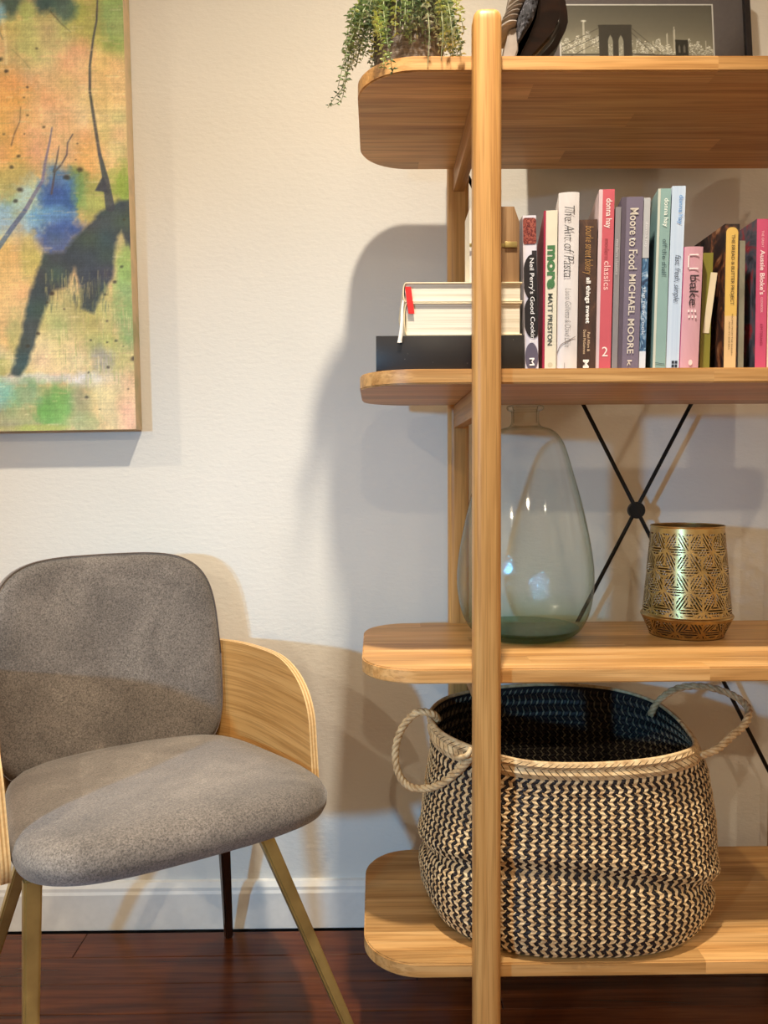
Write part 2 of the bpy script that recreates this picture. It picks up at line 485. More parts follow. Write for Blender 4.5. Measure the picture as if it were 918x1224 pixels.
def arm(side):
    path = catmull([(0.085, 0.232, 0), (0.150, 0.218, 0), (0.200, 0.180, 0), (0.230, 0.110, 0), (0.243, 0.0, 0), (0.246, -0.10, 0), (0.243, -0.20, 0)], 10)
    cum = [0.0]
    for a, b in zip(path, path[1:]): cum.append(cum[-1] + (b - a).length)
    tot = cum[-1]
    def at(s):
        s = max(0, min(tot, s))
        for i in range(len(cum) - 1):
            if s <= cum[i + 1]: 
                f = (s - cum[i]) / (cum[i + 1] - cum[i]); p = path[i].lerp(path[i + 1], f); d = (path[i + 1] - path[i]).normalized()
                return p, Vector((-d.y, d.x, 0))
        return path[-1], Vector((0, 0, 0))
    z0, z1 = 0.400, 0.652
    nv, nu = 26, 34
    rows_ = []
    zs = [z0 + (z1 - z0) * (1 - (1 - i / nv) ** 1.6) for i in range(nv + 1)]
    for z in zs:
        smax = tot - 0.02 - 0.045 * (z - z0) / (z1 - z0)
        r = 0.105
        if z > z1 - r:
            q = (z - (z1 - r)) / r
            smax -= 0.155 * (1 - math.sqrt(max(0, 1 - q ** 2.3)))
        if z < z0 + 0.05:
            q = (z0 + 0.05 - z) / 0.05
            smax -= 0.05 * (1 - math.sqrt(max(0, 1 - q * q)))
        rows_.append([(s_, z) for s_ in [smax * j / nu for j in range(nu + 1)]])
    th = 0.0135
    V = []; Fc = []; mi = []
    for sgn in (-1, 1):
        for row in rows_:
            for s_, z in row:
                p, nrm = at(s_)
                q = p + nrm * (sgn * th / 2)
                lean = 0.03 * (z - z0)
                V.append((side * (q.x + lean), q.y, z))
    W = nu + 1; N = W * (nv + 1)
    for i in range(nv):
        for j in range(nu):
            a = i * W + j
            Fc.append((a, a + 1, a + W + 1, a + W)); mi.append(0)
            Fc.append((N + a, N + a + W, N + a + W + 1, N + a + 1)); mi.append(0)
    def rim(idx):
        prev = idx
        for q in range(1, 6):                         # five plies across the thickness
            cur = [N + a for a in idx] if q == 5 else list(range(len(V), len(V) + len(idx)))
            if q < 5: V.extend([tuple(Vector(V[a]).lerp(Vector(V[N + a]), q / 5)) for a in idx])
            for i in range(len(idx) - 1):
                Fc.append((prev[i], cur[i], cur[i + 1], prev[i + 1])); mi.append(1 + (q + 1) % 2)
            prev = cur
    rim([i * W + nu for i in range(nv + 1)]); rim([j for j in range(W)]); rim([nv * W + j for j in range(W)][::-1]); rim([i * W for i in range(nv + 1)][::-1])
    me_o = mesh_obj('armrest', V, Fc, None, chair, mats=[M_PLY, M_PLYEDGE, M_PLYDARK], midx=mi)
    bm = bmesh.new(); bm.from_mesh(me_o.data); bmesh.ops.recalc_face_normals(bm, faces=bm.faces); bm.to_mesh(me_o.data); bm.free()
    me_o.data.set_sharp_from_angle(angle=math.radians(45))
    return me_o
arm(1); arm(-1)
def chair_leg(top, foot, mat, label=None):
    bm = bmesh.new()
    beam_bm(bm, top, foot, 0.0245, 0.0165, 0.023, 0.015)
    bmesh.ops.recalc_face_normals(bm, faces=bm.faces)
    bmesh.ops.bevel(bm, geom=bm.edges[:], offset=0.003, segments=2, affect='EDGES')
    o = bm_obj('leg', bm, mat, chair)
    if label: o['label'] = label
chair_leg((0.136, -0.15, 0.430), (0.286, -0.25, 0.0), M_BRASS)
chair_leg((-0.214, -0.185, 0.425), (-0.238, -0.245, 0.0), M_BRASS)
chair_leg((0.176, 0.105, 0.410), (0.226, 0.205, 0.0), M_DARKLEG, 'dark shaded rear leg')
chair_leg((-0.165, 0.08, 0.410), (-0.262, 0.215, 0.0), M_BRASS)

# ------------------------------------------------------------------ painted (flat colour) grids
class Canvas:
    """A flat artwork laid down on a grid of colours, (column, row from top)."""
    def __init__(self, w, h, base):
        self.w, self.h = w, h
        self.a = np.ones((h, w, 3)) * np.array(base, float)
        self.Y, self.X = np.mgrid[0:h, 0:w].astype(float)
    def put(self, mask, c):
        m = np.clip(mask, 0, 1)[..., None]
        self.a = self.a * (1 - m) + np.array(c, float) * m
    def blob(self, x, y, rx, ry, c, op=0.85, soft=0.45, wob=0.25):
        n = self.wobble
        d = np.sqrt(((self.X - x) / rx) ** 2 + ((self.Y - y) / ry) ** 2) + wob * n
        self.put(op * np.clip((1 + soft - d) / (2 * soft), 0, 1), c)
    def stroke(self, pts, w0, w1, c, op=0.9, soft=0.8):
        best = np.full((self.h, self.w), 1e9); N = len(pts) - 1
        for i in range(N):
            (xa, ya), (xb, yb) = pts[i], pts[i + 1]
            dx, dy = xb - xa, yb - ya
            t = np.clip(((self.X - xa) * dx + (self.Y - ya) * dy) / max(1e-6, dx * dx + dy * dy), 0, 1)
            d = np.hypot(self.X - xa - t * dx, self.Y - ya - t * dy)
            wd = (w0 + (w1 - w0) * (i + t) / N) / 2
            best = np.minimum(best, d - wd)
        self.put(op * np.clip(0.5 - best / soft, 0, 1), c)
    def poly(self, pts, c, op=0.95, soft=4.0):
        inside = np.zeros((self.h, self.w), bool); best = np.full((self.h, self.w), 1e9); n = len(pts)
        for i in range(n):
            (xa, ya), (xb, yb) = pts[i], pts[(i + 1) % n]
            if ya != yb:
                cr = ((ya > self.Y) != (yb > self.Y)) & (self.X < (xb - xa) * (self.Y - ya) / (yb - ya) + xa)
                inside ^= cr
            dx, dy = xb - xa, yb - ya
            t = np.clip(((self.X - xa) * dx + (self.Y - ya) * dy) / max(1e-6, dx * dx + dy * dy), 0, 1)
            best = np.minimum(best, np.hypot(self.X - xa - t * dx, self.Y - ya - t * dy))
        sd = np.where(inside, best, -best) + soft * 0.8 * self.wobble
        self.put(op * np.clip(0.5 + sd / soft, 0, 1), c)
def smooth_noise(h, w, cell, seed):
    r = np.random.default_rng(seed)
    gh, gw = int(h / cell) + 3, int(w / cell) + 3
    g = r.random((gh, gw)) - 0.5
    y = np.arange(h) / cell; x = np.arange(w) / cell
    yi = y.astype(int); xi = x.astype(int); fy = (y - yi)[:, None]; fx = (x - xi)[None, :]
    fy = fy * fy * (3 - 2 * fy); fx = fx * fx * (3 - 2 * fx)
    return (g[yi][:, xi] * (1 - fy) * (1 - fx) + g[yi + 1][:, xi] * fy * (1 - fx) + g[yi][:, xi + 1] * (1 - fy) * fx + g[yi + 1][:, xi + 1] * fy * fx)
def grid_obj(name, cv, width, height, mat, parent, loc, flipy=-1.0, gain=1.0, wrap=None):
    """An upright colour grid facing -Y, lower right corner at loc."""
    h, w = cv.h, cv.w
    xs = np.linspace(-width, 0, w); zs = np.linspace(height, 0, h)
    V = np.zeros((h, w, 3)); V[..., 0] = xs[None, :]; V[..., 2] = zs[:, None]
    cols = cv.a
    idx = np.arange(h * w).reshape(h, w)
    q = np.stack([idx[1:, :-1], idx[1:, 1:], idx[:-1, 1:], idx[:-1, :-1]], -1).reshape(-1, 4)
    V = V.reshape(-1, 3); C_ = cols.reshape(-1, 3)
    me = bpy.data.meshes.new(name)
    me.vertices.add(len(V)); me.vertices.foreach_set('co', V.ravel())
    me.loops.add(q.size); me.loops.foreach_set('vertex_index', q.ravel())
    me.polygons.add(len(q)); me.polygons.foreach_set('loop_start', np.arange(0, q.size, 4))
    me.update(calc_edges=True)
    at = me.color_attributes.new('paint', 'FLOAT_COLOR', 'POINT')
    rgba = np.ones((len(V), 4)); rgba[:, :3] = np.clip(lin_np(C_) * gain, 0, 1)
    at.data.foreach_set('color', rgba.ravel())
    me.materials.append(mat)
    o = bpy.data.objects.new(name, me); COL.objects.link(o); o.parent = parent; o.location = loc
    return o

# ------------------------------------------------------------------ the painting on the wall
PW, PH = 0.72, 1.06
PM = 569.0                                            # art units per metre
pw, ph = int(PW * PM), int(PH * PM)
cv = Canvas(pw, ph, (212, 182, 130))
cv.wobble = 0.7 * smooth_noise(ph, pw, 26, 1) + 0.6 * smooth_noise(ph, pw, 9, 2) + 0.35 * smooth_noise(ph, pw, 3, 3)
ox, oy = pw - 163, ph - 514                           # art coordinates: x 0..163 near the right edge, y up to 514 at the bottom
def ap(x, y): return x + ox + 15.0 * (1 - y / 514), 514 - (514 - y) * 0.965 + oy
def bl(x, y, rx, ry, c, op=0.88, soft=0.40, wob=0.7):
    X_, Y_ = ap(x, y); cv.blob(X_, Y_, rx, ry, c, op, soft, wob)
def st(pts, w0, w1, c, op=0.9, soft=1.2): cv.stroke([ap(x, y) for x, y in pts], w0, w1, c, op, soft)
rr = random.Random(3)
for _ in range(70):                                   # the part to the left and above
    x, y = rr.uniform(-ox, 160), rr.uniform(-oy, 514)
    if x > -20 and y > -10: continue
    bl(x, y, rr.uniform(15, 50), rr.uniform(15, 45), rr.choice([(214, 176, 118), (168, 172, 100), (226, 186, 146), (120, 165, 100), (120, 170, 210), (222, 170, 98), (64, 84, 92), (205, 190, 150)]), 0.75)
for a in [(60, 40, 50, 45, (192, 192, 128)), (112, 25, 34, 40, (166, 166, 88)), (140, 22, 18, 40, (132, 168, 98)), (95, 75, 26, 28, (226, 180, 138)),
          (125, 85, 26, 18, (218, 176, 124)), (60, 110, 50, 28, (216, 182, 134)), (14, 110, 30, 28, (222, 168, 98)), (10, 165, 36, 40, (216, 166, 100)),
          (60, 150, 30, 32, (228, 180, 140)), (110, 130, 30, 25, (222, 192, 150)), (140, 118, 26, 30, (214, 186, 130)), (140, 160, 22, 30, (202, 184, 128)),
          (105, 190, 22, 30, (214, 172, 112)), (20, 212, 26, 18, (176, 168, 104)), (148, 222, 16, 26, (124, 162, 68)), (112, 236, 22, 22, (152, 164, 88)),
          (92, 222, 12, 26, (108, 152, 92)), (25, 248, 26, 20, (146, 182, 142)), (3, 262, 22, 22, (140, 186, 222)), (42, 250, 18, 30, (166, 196, 206)),
          (46, 270, 18, 14, (140, 182, 218)), (72, 232, 17, 36, (72, 122, 196)), (70, 248, 20, 26, (52, 86, 168)), (62, 256, 24, 10, (98, 154, 212)),
          (70, 282, 26, 22, (54, 84, 158)), (30, 285, 14, 8, (170, 190, 168)), (18, 312, 30, 32, (224, 186, 124)), (40, 306, 12, 26, (192, 184, 110)), (8, 370, 26, 45, (224, 186, 128)),
          (24, 400, 12, 26, (176, 176, 116)), (5, 440, 14, 18, (166, 164, 96)), (75, 385, 34, 40, (172, 176, 118)), (70, 424, 46, 26, (218, 200, 152)),
          (120, 385, 26, 34, (170, 170, 102)), (150, 318, 14, 42, (140, 172, 98)), (152, 380, 14, 40, (126, 164, 102)), (142, 275, 8, 20, (178, 172, 122)),
          (135, 430, 26, 22, (170, 172, 114)), (124, 428, 13, 14, (148, 146, 140)), (50, 450, 46, 6, (200, 198, 190)), (106, 452, 26, 8, (202, 202, 206)),
          (20, 495, 36, 18, (150, 152, 114)), (68, 482, 28, 26, (108, 158, 88)), (66, 488, 18, 20, (106, 164, 84)), (30, 470, 18, 14, (128, 164, 122)),
          (2, 466, 14, 14, (130, 184, 174)), (102, 486, 14, 26, (156, 150, 108)), (132, 476, 24, 30, (204, 190, 148)), (156, 486, 14, 28, (222, 184, 142)),
          (100, 505, 20, 12, (160, 172, 118)), (45, 510, 34, 4, (176, 180, 96)),
          (18, 2, 14, 15, (54, 78, 88)), (57, 2, 18, 15, (50, 80, 92)), (80, 10, 15, 15, (78, 112, 102)), (38, -10, 60, 12, (70, 100, 90)), (2, 14, 9, 12, (120, 180, 214)), (38, 12, 10, 12, (172, 190, 116))]:
    bl(*a)
dark = [(160, 236), (142, 238), (118, 252), (97, 272), (78, 298), (54, 298), (50, 310), (40, 340), (30, 385), (19, 430), (12, 446), (26, 448), (37, 424), (46, 400),
        (54, 368), (66, 345), (82, 340), (90, 316), (96, 340), (97, 366), (112, 370), (122, 350), (134, 330), (136, 300), (140, 280), (145, 272), (152, 288), (160, 300)]
cv.poly([ap(x, y) for x, y in dark], (54, 70, 78), 0.97, 5.5)
for _ in range(150):                                  # broken lower edge of the dark mass
    x = rr.uniform(55, 130); y = rr.uniform(318, 362)
    st([(x, y), (x + rr.uniform(-1, 1), y + rr.uniform(4, 16))], 1.0, 0.6, rr.choice([(70, 84, 84), (120, 128, 92), (176, 172, 116), (96, 108, 84)]), 0.6)
st([(152, 240), (151, 290)], 5, 3, (70, 84, 82), 0.6, 3)
st([(119, -40), (118, 0), (117, 25), (113, 46), (109, 78), (109, 108), (115, 150), (120, 182)], 1.2, 4, (70, 70, 78))
st([(120, 182), (127, 212), (132, 245)], 4, 11, (60, 66, 80))
cv.poly([ap(x, y) for x, y in ((124, 206), (114, 225), (130, 228))], (56, 62, 76), 0.95, 2.0)
st([(65, 150), (62, 168), (57, 190), (54, 212), (42, 232), (33, 248)], 1.5, 5, (108, 104, 150), 0.8)
st([(33, 248), (18, 268), (0, 294)], 5, 6, (76, 100, 150), 0.8)
st([(89, 158), (83, 168), (82, 182), (76, 193), (68, 202), (64, 228)], 1.3, 2.4, (84, 80, 92))
st([(73, 172), (70, 190), (67, 202)], 1, 3, (84, 80, 92))
st([(29, 125), (28, 142), (21, 158), (18, 170)], 0.8, 2, (120, 96, 78), 0.8)
st([(64, 14), (76, 28), (87, 38)], 1.6, 0.8, (98, 96, 72), 0.8)
st([(20, 58), (32, 70), (40, 80)], 0.8, 1.2, (150, 146, 104), 0.8)
st([(0, 24), (5, 36), (9, 46)], 2, 1, (110, 122, 108), 0.8)
st([(9, 24), (12, 45), (13, 74)], 3, 2, (228, 218, 170), 0.6, 3)
for x, y, r_ in [(6, 69, 4), (13, 83, 2.5), (37, 102, 1.6), (33, 114, 2), (37, 135, 2), (56, 149, 2.6), (26, 183, 2), (18, 196, 3), (9, 157, 2.5), (33, 157, 1.6), (82, 209, 3.4), (97, 199, 3.6), (92, 188, 2),
                 (27, 223, 3), (22, 236, 2.4), (94, 169, 2), (48, 57, 2.2), (64, 347, 2.4), (58, 358, 2.2), (52, 367, 2), (47, 395, 2.2), (36, 410, 2.6), (145, 316, 2.4), (137, 334, 2.4), (126, 349, 2.4), (128, 381, 2.4),
                 (109, 404, 1.5), (128, 407, 1.8), (139, 405, 2.6), (147, 412, 1.4), (159, 427, 4), (129, 437, 2.4), (153, 464, 1.8), (104, 473, 2.8), (106, 443, 1.6), (119, 488, 1.2), (148, 260, 2), (78, 366, 2)]:
    bl(x, y, r_ * 0.8, r_ * 0.62, (54, 52, 48), 0.8, 0.6, 1.6)
for _ in range(1500):                                  # dry brush ticks
    x, y = rr.uniform(-ox, 160), rr.uniform(-oy, 512)
    v = rr.choice([(236, 222, 186), (200, 180, 130), (150, 150, 100), (228, 190, 150)])
    xx, yy = [int(q) for q in ap(x, y)]
    ln = rr.randint(4, 16)
    s_ = cv.a[yy:yy + rr.randint(1, 2), xx:xx + ln]
    if s_.size and s_.mean() > 118: s_ *= 0.8; s_ += 0.2 * np.array(v)
for _ in range(160):
    x, y = rr.uniform(70, 160), rr.uniform(366, 450)
    v = rr.choice([(214, 206, 150), (150, 166, 100), (190, 176, 128)])
    xx, yy = [int(q) for q in ap(x, y)]
    s_ = cv.a[yy:yy + rr.randint(5, 18), xx:xx + 1]
    s_ *= 0.6; s_ += 0.4 * np.array(v)
tone = smooth_noise(ph, pw, 14, 31) + 0.8 * smooth_noise(ph, pw, 5, 32) + 0.6 * smooth_noise(ph, pw, 2.2, 33)
cv.a = cv.a * (1 + 0.10 * tone[..., None]) + np.stack([smooth_noise(ph, pw, 20, 40 + i) for i in range(3)], -1) * 14
cv.a = cv.a * 0.92 + cv.a.mean(-1, keepdims=True) * 0.08 + 10
weave = 1 + 0.10 * (rng.random((ph, pw, 1)) - 0.5) + 0.07 * (rng.random((ph, 1, 1)) - 0.5) + 0.05 * (rng.random((1, pw, 1)) - 0.5)
cv.a = np.clip(cv.a * weave, 0, 255)
painting = thing('painting', 'abstract landscape canvas in ochre, green and blue, hanging on the wall', 'painting', (-0.500, -0.002, 1.0885), (0, math.radians(-0.58), 0))
M_ART = m_vcol('canvas_paint', 0.6, 0.35, (700, 700, 700))
grid_obj('canvas', cv, PW, PH, M_ART, painting, (0, -0.0445, 0), gain=1.14)
M_EDGE = NT('canvas_side')
_v = M_EDGE.coord((6, 6, 7)); _f = M_EDGE.noise(_v, 1.0, 4, 0.6)
M_EDGE.bsdf(M_EDGE.ramp(_f, [(0.3, L(160, 160, 112)), (0.45, L(196, 176, 138)), (0.55, L(212, 184, 146)), (0.7, L(166, 156, 130))]), 0.75)
box('canvas_side', -PW, 0, -0.0443, 0, 0, PH, M_EDGE.m, painting, 0.0015)

# ------------------------------------------------------------------ books on the second shelf
ZB = S_TOP[2] + 0.0003
inks = {}
def ink(c):
    if c not in inks: inks[c] = m_plain('ink_%02x%02x%02x' % c, L(*c), 0.6, var=0.02, bump=0)
    return inks[c]
M_PAGES = NT('page_edges')
_v = M_PAGES.coord((1, 1, 1)); _n = M_PAGES.n('ShaderNodeTexNoise'); _n.inputs['Scale'].default_value = 1.0; _n.inputs['Detail'].default_value = 3
M_PAGES.l(M_PAGES.coord((3, 3, 620)), _n.inputs['Vector'])
M_PAGES.bsdf(M_PAGES.ramp(_n.outputs[0], [(0.3, L(206, 196, 174)), (0.55, L(236, 229, 212))]), 0.85, 0, M_PAGES.bump(_n.outputs[0], 0.3, 0.0006), 0.2)
M_PAGES = M_PAGES.m
M_PAGEV = NT('page_edges_upright')
_f = M_PAGEV.noise(M_PAGEV.coord((620, 3, 3)), 1.0, 3)
M_PAGEV.bsdf(M_PAGEV.ramp(_f, [(0.3, L(206, 198, 180)), (0.55, L(236, 230, 216))]), 0.85)
M_PAGEV = M_PAGEV.m

def text_mesh(body, bold=0.0, shear=0.0, space=1.0):
    cu = bpy.data.curves.new('t', 'FONT'); cu.body = body; cu.resolution_u = 3
    cu.offset = bold; cu.shear = shear; cu.space_character = space; cu.size = 1.0
    ob = bpy.data.objects.new('t', cu); COL.objects.link(ob)
    dg = bpy.context.evaluated_depsgraph_get(); dg.update()
    me = bpy.data.meshes.new_from_object(ob.evaluated_get(dg))
    bpy.data.objects.remove(ob); bpy.data.curves.remove(cu)
    return me
def lettering(book, body, z_top, z_bot, x0, x1, yoff, color, bold=0.0, shear=0.0, space=1.0, label=None, upright=False):
    """Text running down the spine between heights z_top and z_bot, its baseline on x0, its tops on x1."""
    me = text_mesh(body, bold, shear, space)
    co = np.zeros(len(me.vertices) * 3); me.vertices.foreach_get('co', co); co = co.reshape(-1, 3)
    lo, hi = co.min(0), co.max(0)
    t = (co[:, 0] - lo[0]) / max(1e-6, hi[0] - lo[0]); s_ = (co[:, 1] - lo[1]) / max(1e-6, hi[1] - lo[1])
    new = np.zeros_like(co)
    if upright:
        new[:, 0] = x0 + t * (x1 - x0); new[:, 2] = z_bot + s_ * (z_top - z_bot)
    else:
        new[:, 2] = z_top + t * (z_bot - z_top); new[:, 0] = x0 + s_ * (x1 - x0)
    new[:, 1] = yoff
    me.vertices.foreach_set('co', new.ravel()); me.materials.clear(); me.materials.append(ink(color)); me.update()
    o = bpy.data.objects.new('lettering', me); COL.objects.link(o); o.parent = book
    return o
def m_cover(name, stops, scale=(20, 20, 12), rough=0.4, dist=1.0):
    t = NT(name); f = t.noise(t.coord(scale), 1.0, 4, 0.6, dist)
    t.bsdf(t.ramp(f, stops), rough, 0, None, 0.4); return t.m
def m_solid(c, rough=0.42):
    return m_plain('cover_%02x%02x%02x' % c, L(*c), rough, var=0.04, scale=30, bump=0.03)
def book(label, w, h, depth, x, lean, cover, y=-0.445, hard=True, bulge=0.0, rz=None, board=0.0022):
    if rz is None: rz = math.radians(-8.5) if 0.27 < x < 0.54 else 0.0
    b = thing('book', label, 'book', (x, y, ZB + abs(math.sin(lean)) * w / 2 + 0.0002), (0, lean, rz), 'cookbooks standing on the second shelf')
    # cover: a U of two boards and a spine
    inset = 0.0 if not hard else 0.003
    hw = w / 2; ti = min(board, w * 0.2)
    outer = []
    n = 8 if bulge else 1
    for k in range(n + 1):
        a = -1 + 2 * k / n
        outer.append((a * hw, -bulge * (1 - a * a)))
    outer = [(-hw, depth)] + outer + [(hw, depth)]
    inner = [(hw - ti, depth), (hw - ti, ti * 1.2), (-hw + ti, ti * 1.2), (-hw + ti, depth)]
    bm = bmesh.new(); prism_bm(bm, outer + inner, 0, h)
    bm_obj('cover', bm, cover, b, sharp=25)
    box('pages', -hw + ti + 0.0002, hw - ti - 0.0002, ti * 1.2 + 0.0005, depth - inset, inset, h - inset, M_PAGEV, b)
    return b
def patch(b, name, x0, x1, z0, z1, c, y=-0.0006, round_top=0.0, mat=None):
    pts = rounded_rect(x0, x1, z0, z1, round_top, 6) if round_top else [(x0, z0), (x1, z0), (x1, z1), (x0, z1)]
    bm = bmesh.new(); prism_bm(bm, pts, 0, 0.0004, lambda a, c_, h_: (a, y + h_ - 0.0001, c_))
    o = bm_obj(name, bm, mat or m_solid(c), b); return o
def disc(b, name, cx, cz, rx, rz, c, y=-0.0008, mat=None, cut=None):
    pts = []
    for k in range(28):
        a = 2 * PI * k / 28; px, pz = cx + rx * math.cos(a), cz + rz * math.sin(a)
        if cut: px = max(cut[0], min(cut[1], px))
        pts.append((px, pz))
    bm = bmesh.new(); prism_bm(bm, pts, 0, 0.0003, lambda a, c_, h_: (a, y + h_, c_))
    return bm_obj(name, bm, mat or m_solid(c), b)

# Neil Perry
b = book('tall cookbook with salami picture and black spots on pale spine, beside stacked volumes', 0.0212, 0.2428, 0.205, 0.2484, -0.020, m_cover('c_perry', [(0.3, L(196, 192, 206)), (0.7, L(226, 222, 228))]))
MSAL = m_cover('salami', [(0.3, L(52, 14, 16)), (0.48, L(110, 34, 30)), (0.60, L(168, 92, 76)), (0.72, L(70, 20, 22))], (260, 260, 260), 0.5)
patch(b, 'cover_picture', -0.0104, 0.0104, 0.198, 0.239, (0, 0, 0), round_top=0.004, mat=MSAL)
patch(b, 'dark_strip', 0.0030, 0.0105, 0.060, 0.188, (44, 38, 44))
disc(b, 'black_spot', 0.003, 0.146, 0.0150, 0.036, (30, 26, 30), cut=(-0.0104, 0.0104))
disc(b, 'black_spot', 0.003, 0.084, 0.0150, 0.033, (30, 26, 30), cut=(-0.0104, 0.0104))
disc(b, 'grey_spot', 0.0, 0.022, 0.0104, 0.022, (92, 86, 104), cut=(-0.0104, 0.0104))
lettering(b, "Neil Perry's Good Cooking", 0.176, 0.044, -0.0030, 0.0060, -0.0016, (236, 234, 236), 0.004)
lettering(b, "M", 0.020, 0.008, -0.004, 0.004, -0.0016, (236, 234, 236), 0.02)
# more
b = book('cream spined cookbook with big green title and crimson side', 0.0212, 0.2505, 0.200, 0.2758, 0.0067, m_solid((150, 24, 60)))
patch(b, 'spine_strip', -0.0072, 0.0106, 0.0, 0.2503, (212, 206, 186))
lettering(b, 'more', 0.196, 0.128, -0.0050, 0.0074, -0.0012, (62, 110, 66), 0.05)
lettering(b, 'MATT PRESTON', 0.121, 0.040, -0.0032, 0.0044, -0.0012, (44, 52, 44), 0.012)
disc(b, 'emblem', 0.0015, 0.009, 0.004, 0.004, (190, 184, 160))
# The Art of Pasta
b = book('thick white cookbook with handwritten black title along a rounded spine', 0.0316, 0.2776, 0.205, 0.3036, 0.0094, m_cover('c_pasta', [(0.35, L(206, 200, 198)), (0.65, L(220, 215, 214))], (12, 12, 6)), bulge=0.0035)
lettering(b, 'The Art of Pasta', 0.256, 0.146, -0.0070, 0.0085, -0.0048, (44, 42, 44), -0.012, 0.25, 1.05)
lettering(b, 'Lucio Galletto & David Dale', 0.128, 0.036, -0.0040, 0.0050, -0.0048, (92, 90, 90), -0.014, 0.25, 1.1)
tube('drawn_line', catmull([(-0.0150, -0.0013, 0.028), (-0.010, -0.0032, 0.040), (0.0, -0.0042, 0.046), (0.0125, -0.0026, 0.053)], 6), 0.0004, ink((96, 78, 66)), b, 5)
patch(b, 'fine_mark', -0.004, -0.0034, 0.003, 0.012, (120, 116, 116), y=-0.0042)
# Bourke street
b = book('dark brown cookbook with bronze script and white title, next to the thick white one', 0.0276, 0.2361, 0.200, 0.3347, 0.0094, m_cover('c_bourke', [(0.35, L(48, 34, 30)), (0.55, L(74, 50, 40)), (0.75, L(128, 92, 60))], (30, 30, 14)))
lettering(b, 'bourke street bakery', 0.226, 0.150, -0.0080, 0.0080, -0.0010, (176, 132, 74), -0.008, 0.3)
lettering(b, 'all things sweet', 0.146, 0.074, -0.0040, 0.0050, -0.0010, (240, 236, 230), 0.025)
lettering(b, 'Paul Allam &', 0.060, 0.030, 0.0012, 0.0052, -0.0010, (226, 196, 160), 0.0)
lettering(b, 'David McGuinness', 0.064, 0.026, -0.0052, -0.0012, -0.0010, (226, 196, 160), 0.0)
lettering(b, 'M', 0.017, 0.004, -0.005, 0.004, -0.0010, (240, 236, 230), 0.04)
# modern classics 2
b = book('salmon pink cookbook numbered 2, taller than its neighbours', 0.0236, 0.2826, 0.215, 0.3612, 0.0164, m_solid((206, 184, 188)))
patch(b, 'spine_strip', -0.0062, 0.0118, 0.0, 0.2824, (192, 86, 98))
lettering(b, 'donna hay', 0.268, 0.222, -0.0035, 0.0085, -0.0012, (244, 224, 220), 0.008)
lettering(b, 'modern', 0.206, 0.174, -0.0018, 0.0056, -0.0012, (158, 64, 74), 0.0)
lettering(b, 'classics', 0.171, 0.126, -0.0018, 0.0080, -0.0012, (240, 186, 184), 0.005)
lettering(b, '2', 0.037, 0.022, -0.002, 0.007, -0.0012, (244, 224, 220), 0.0, upright=True)
# grey thin
b = book('thin grey booklet squeezed between the salmon and the purple books', 0.0086, 0.2553, 0.205, 0.3796, 0.0175, m_solid((132, 128, 132)))
lettering(b, 'modern classics', 0.205, 0.150, -0.0022, 0.0022, -0.0010, (196, 192, 194), 0.0)
# Moore to Food
b = book('thick dusty purple cookbook with cream title', 0.0330, 0.2708, 0.205, 0.4009, 0.0208, m_solid((112, 103, 122)))
patch(b, 'side_dark_strip', -0.0165, -0.0095, 0.0, 0.2706, (84, 74, 88))  # darker purple strip down the left of the spine
lettering(b, 'Moore to Food', 0.253, 0.158, -0.0035, 0.0095, -0.0012, (206, 198, 186), 0.008)
lettering(b, 'MICHAEL MOORE', 0.150, 0.026, -0.0020, 0.0080, -0.0012, (206, 198, 186), 0.014)
lettering(b, 'k', 0.016, 0.006, -0.001, 0.006, -0.0012, (206, 198, 186), 0.01)
# the new cook
b = book('slim blue patterned cookbook with pale grey top', 0.0102, 0.2695, 0.205, 0.4236, 0.0215, m_cover('c_newcook', [(0.36, L(36, 52, 82)), (0.5, L(70, 112, 150)), (0.64, L(186, 206, 222))], (60, 60, 40), 0.4, 2.0))
patch(b, 'pale_top', -0.0050, 0.0050, 0.176, 0.2693, (176, 178, 182))
patch(b, 'white_foot', -0.0050, 0.0050, 0.0, 0.030, (206, 214, 226))
lettering(b, 'donna hay', 0.232, 0.192, -0.0022, 0.0024, -0.0012, (222, 222, 226), 0.0)
lettering(b, 'the new cook', 0.130, 0.055, -0.0026, 0.0028, -0.0012, (206, 218, 232), 0.0)
# off the shelf
b = book('sea green cookbook beside the pale blue one', 0.0196, 0.2836, 0.215, 0.4508, 0.0215, m_solid((134, 166, 164)))
patch(b, 'pale_strip', -0.0098, -0.0060, 0.0, 0.2834, (196, 202, 192))
lettering(b, 'donna hay', 0.268, 0.224, -0.0020, 0.0070, -0.0012, (238, 244, 238), 0.005)
lettering(b, 'off the shelf', 0.205, 0.148, -0.0010, 0.0062, -0.0012, (62, 86, 92), 0.0)
tube('drawn_line', [Vector((-0.006, -0.0010, 0.012)), Vector((0.001, -0.0010, 0.0105)), Vector((0.008, -0.0010, 0.0095))], 0.0004, ink((62, 86, 92)), b, 5)
# fast fresh simple
b = book('tallest pale blue cookbook with handwritten black title', 0.0204, 0.2874, 0.215, 0.4717, 0.0270, m_cover('c_fast', [(0.3, L(176, 198, 226)), (0.7, L(204, 220, 240))], (160, 20, 2)))
lettering(b, 'donna hay', 0.273, 0.228, -0.0015, 0.0075, -0.0012, (92, 146, 204), 0.005)
lettering(b, 'fast, fresh, simple.', 0.180, 0.106, -0.0045, 0.0068, -0.0012, (30, 42, 66), -0.006, 0.3)
for k in range(2):
    for q in range(2):
        patch(b, 'publisher_block', -0.0010 + 0.0048 * k, 0.0028 + 0.0048 * k, 0.004 + 0.0060 * q, 0.0085 + 0.0060 * q, (40, 50, 66))
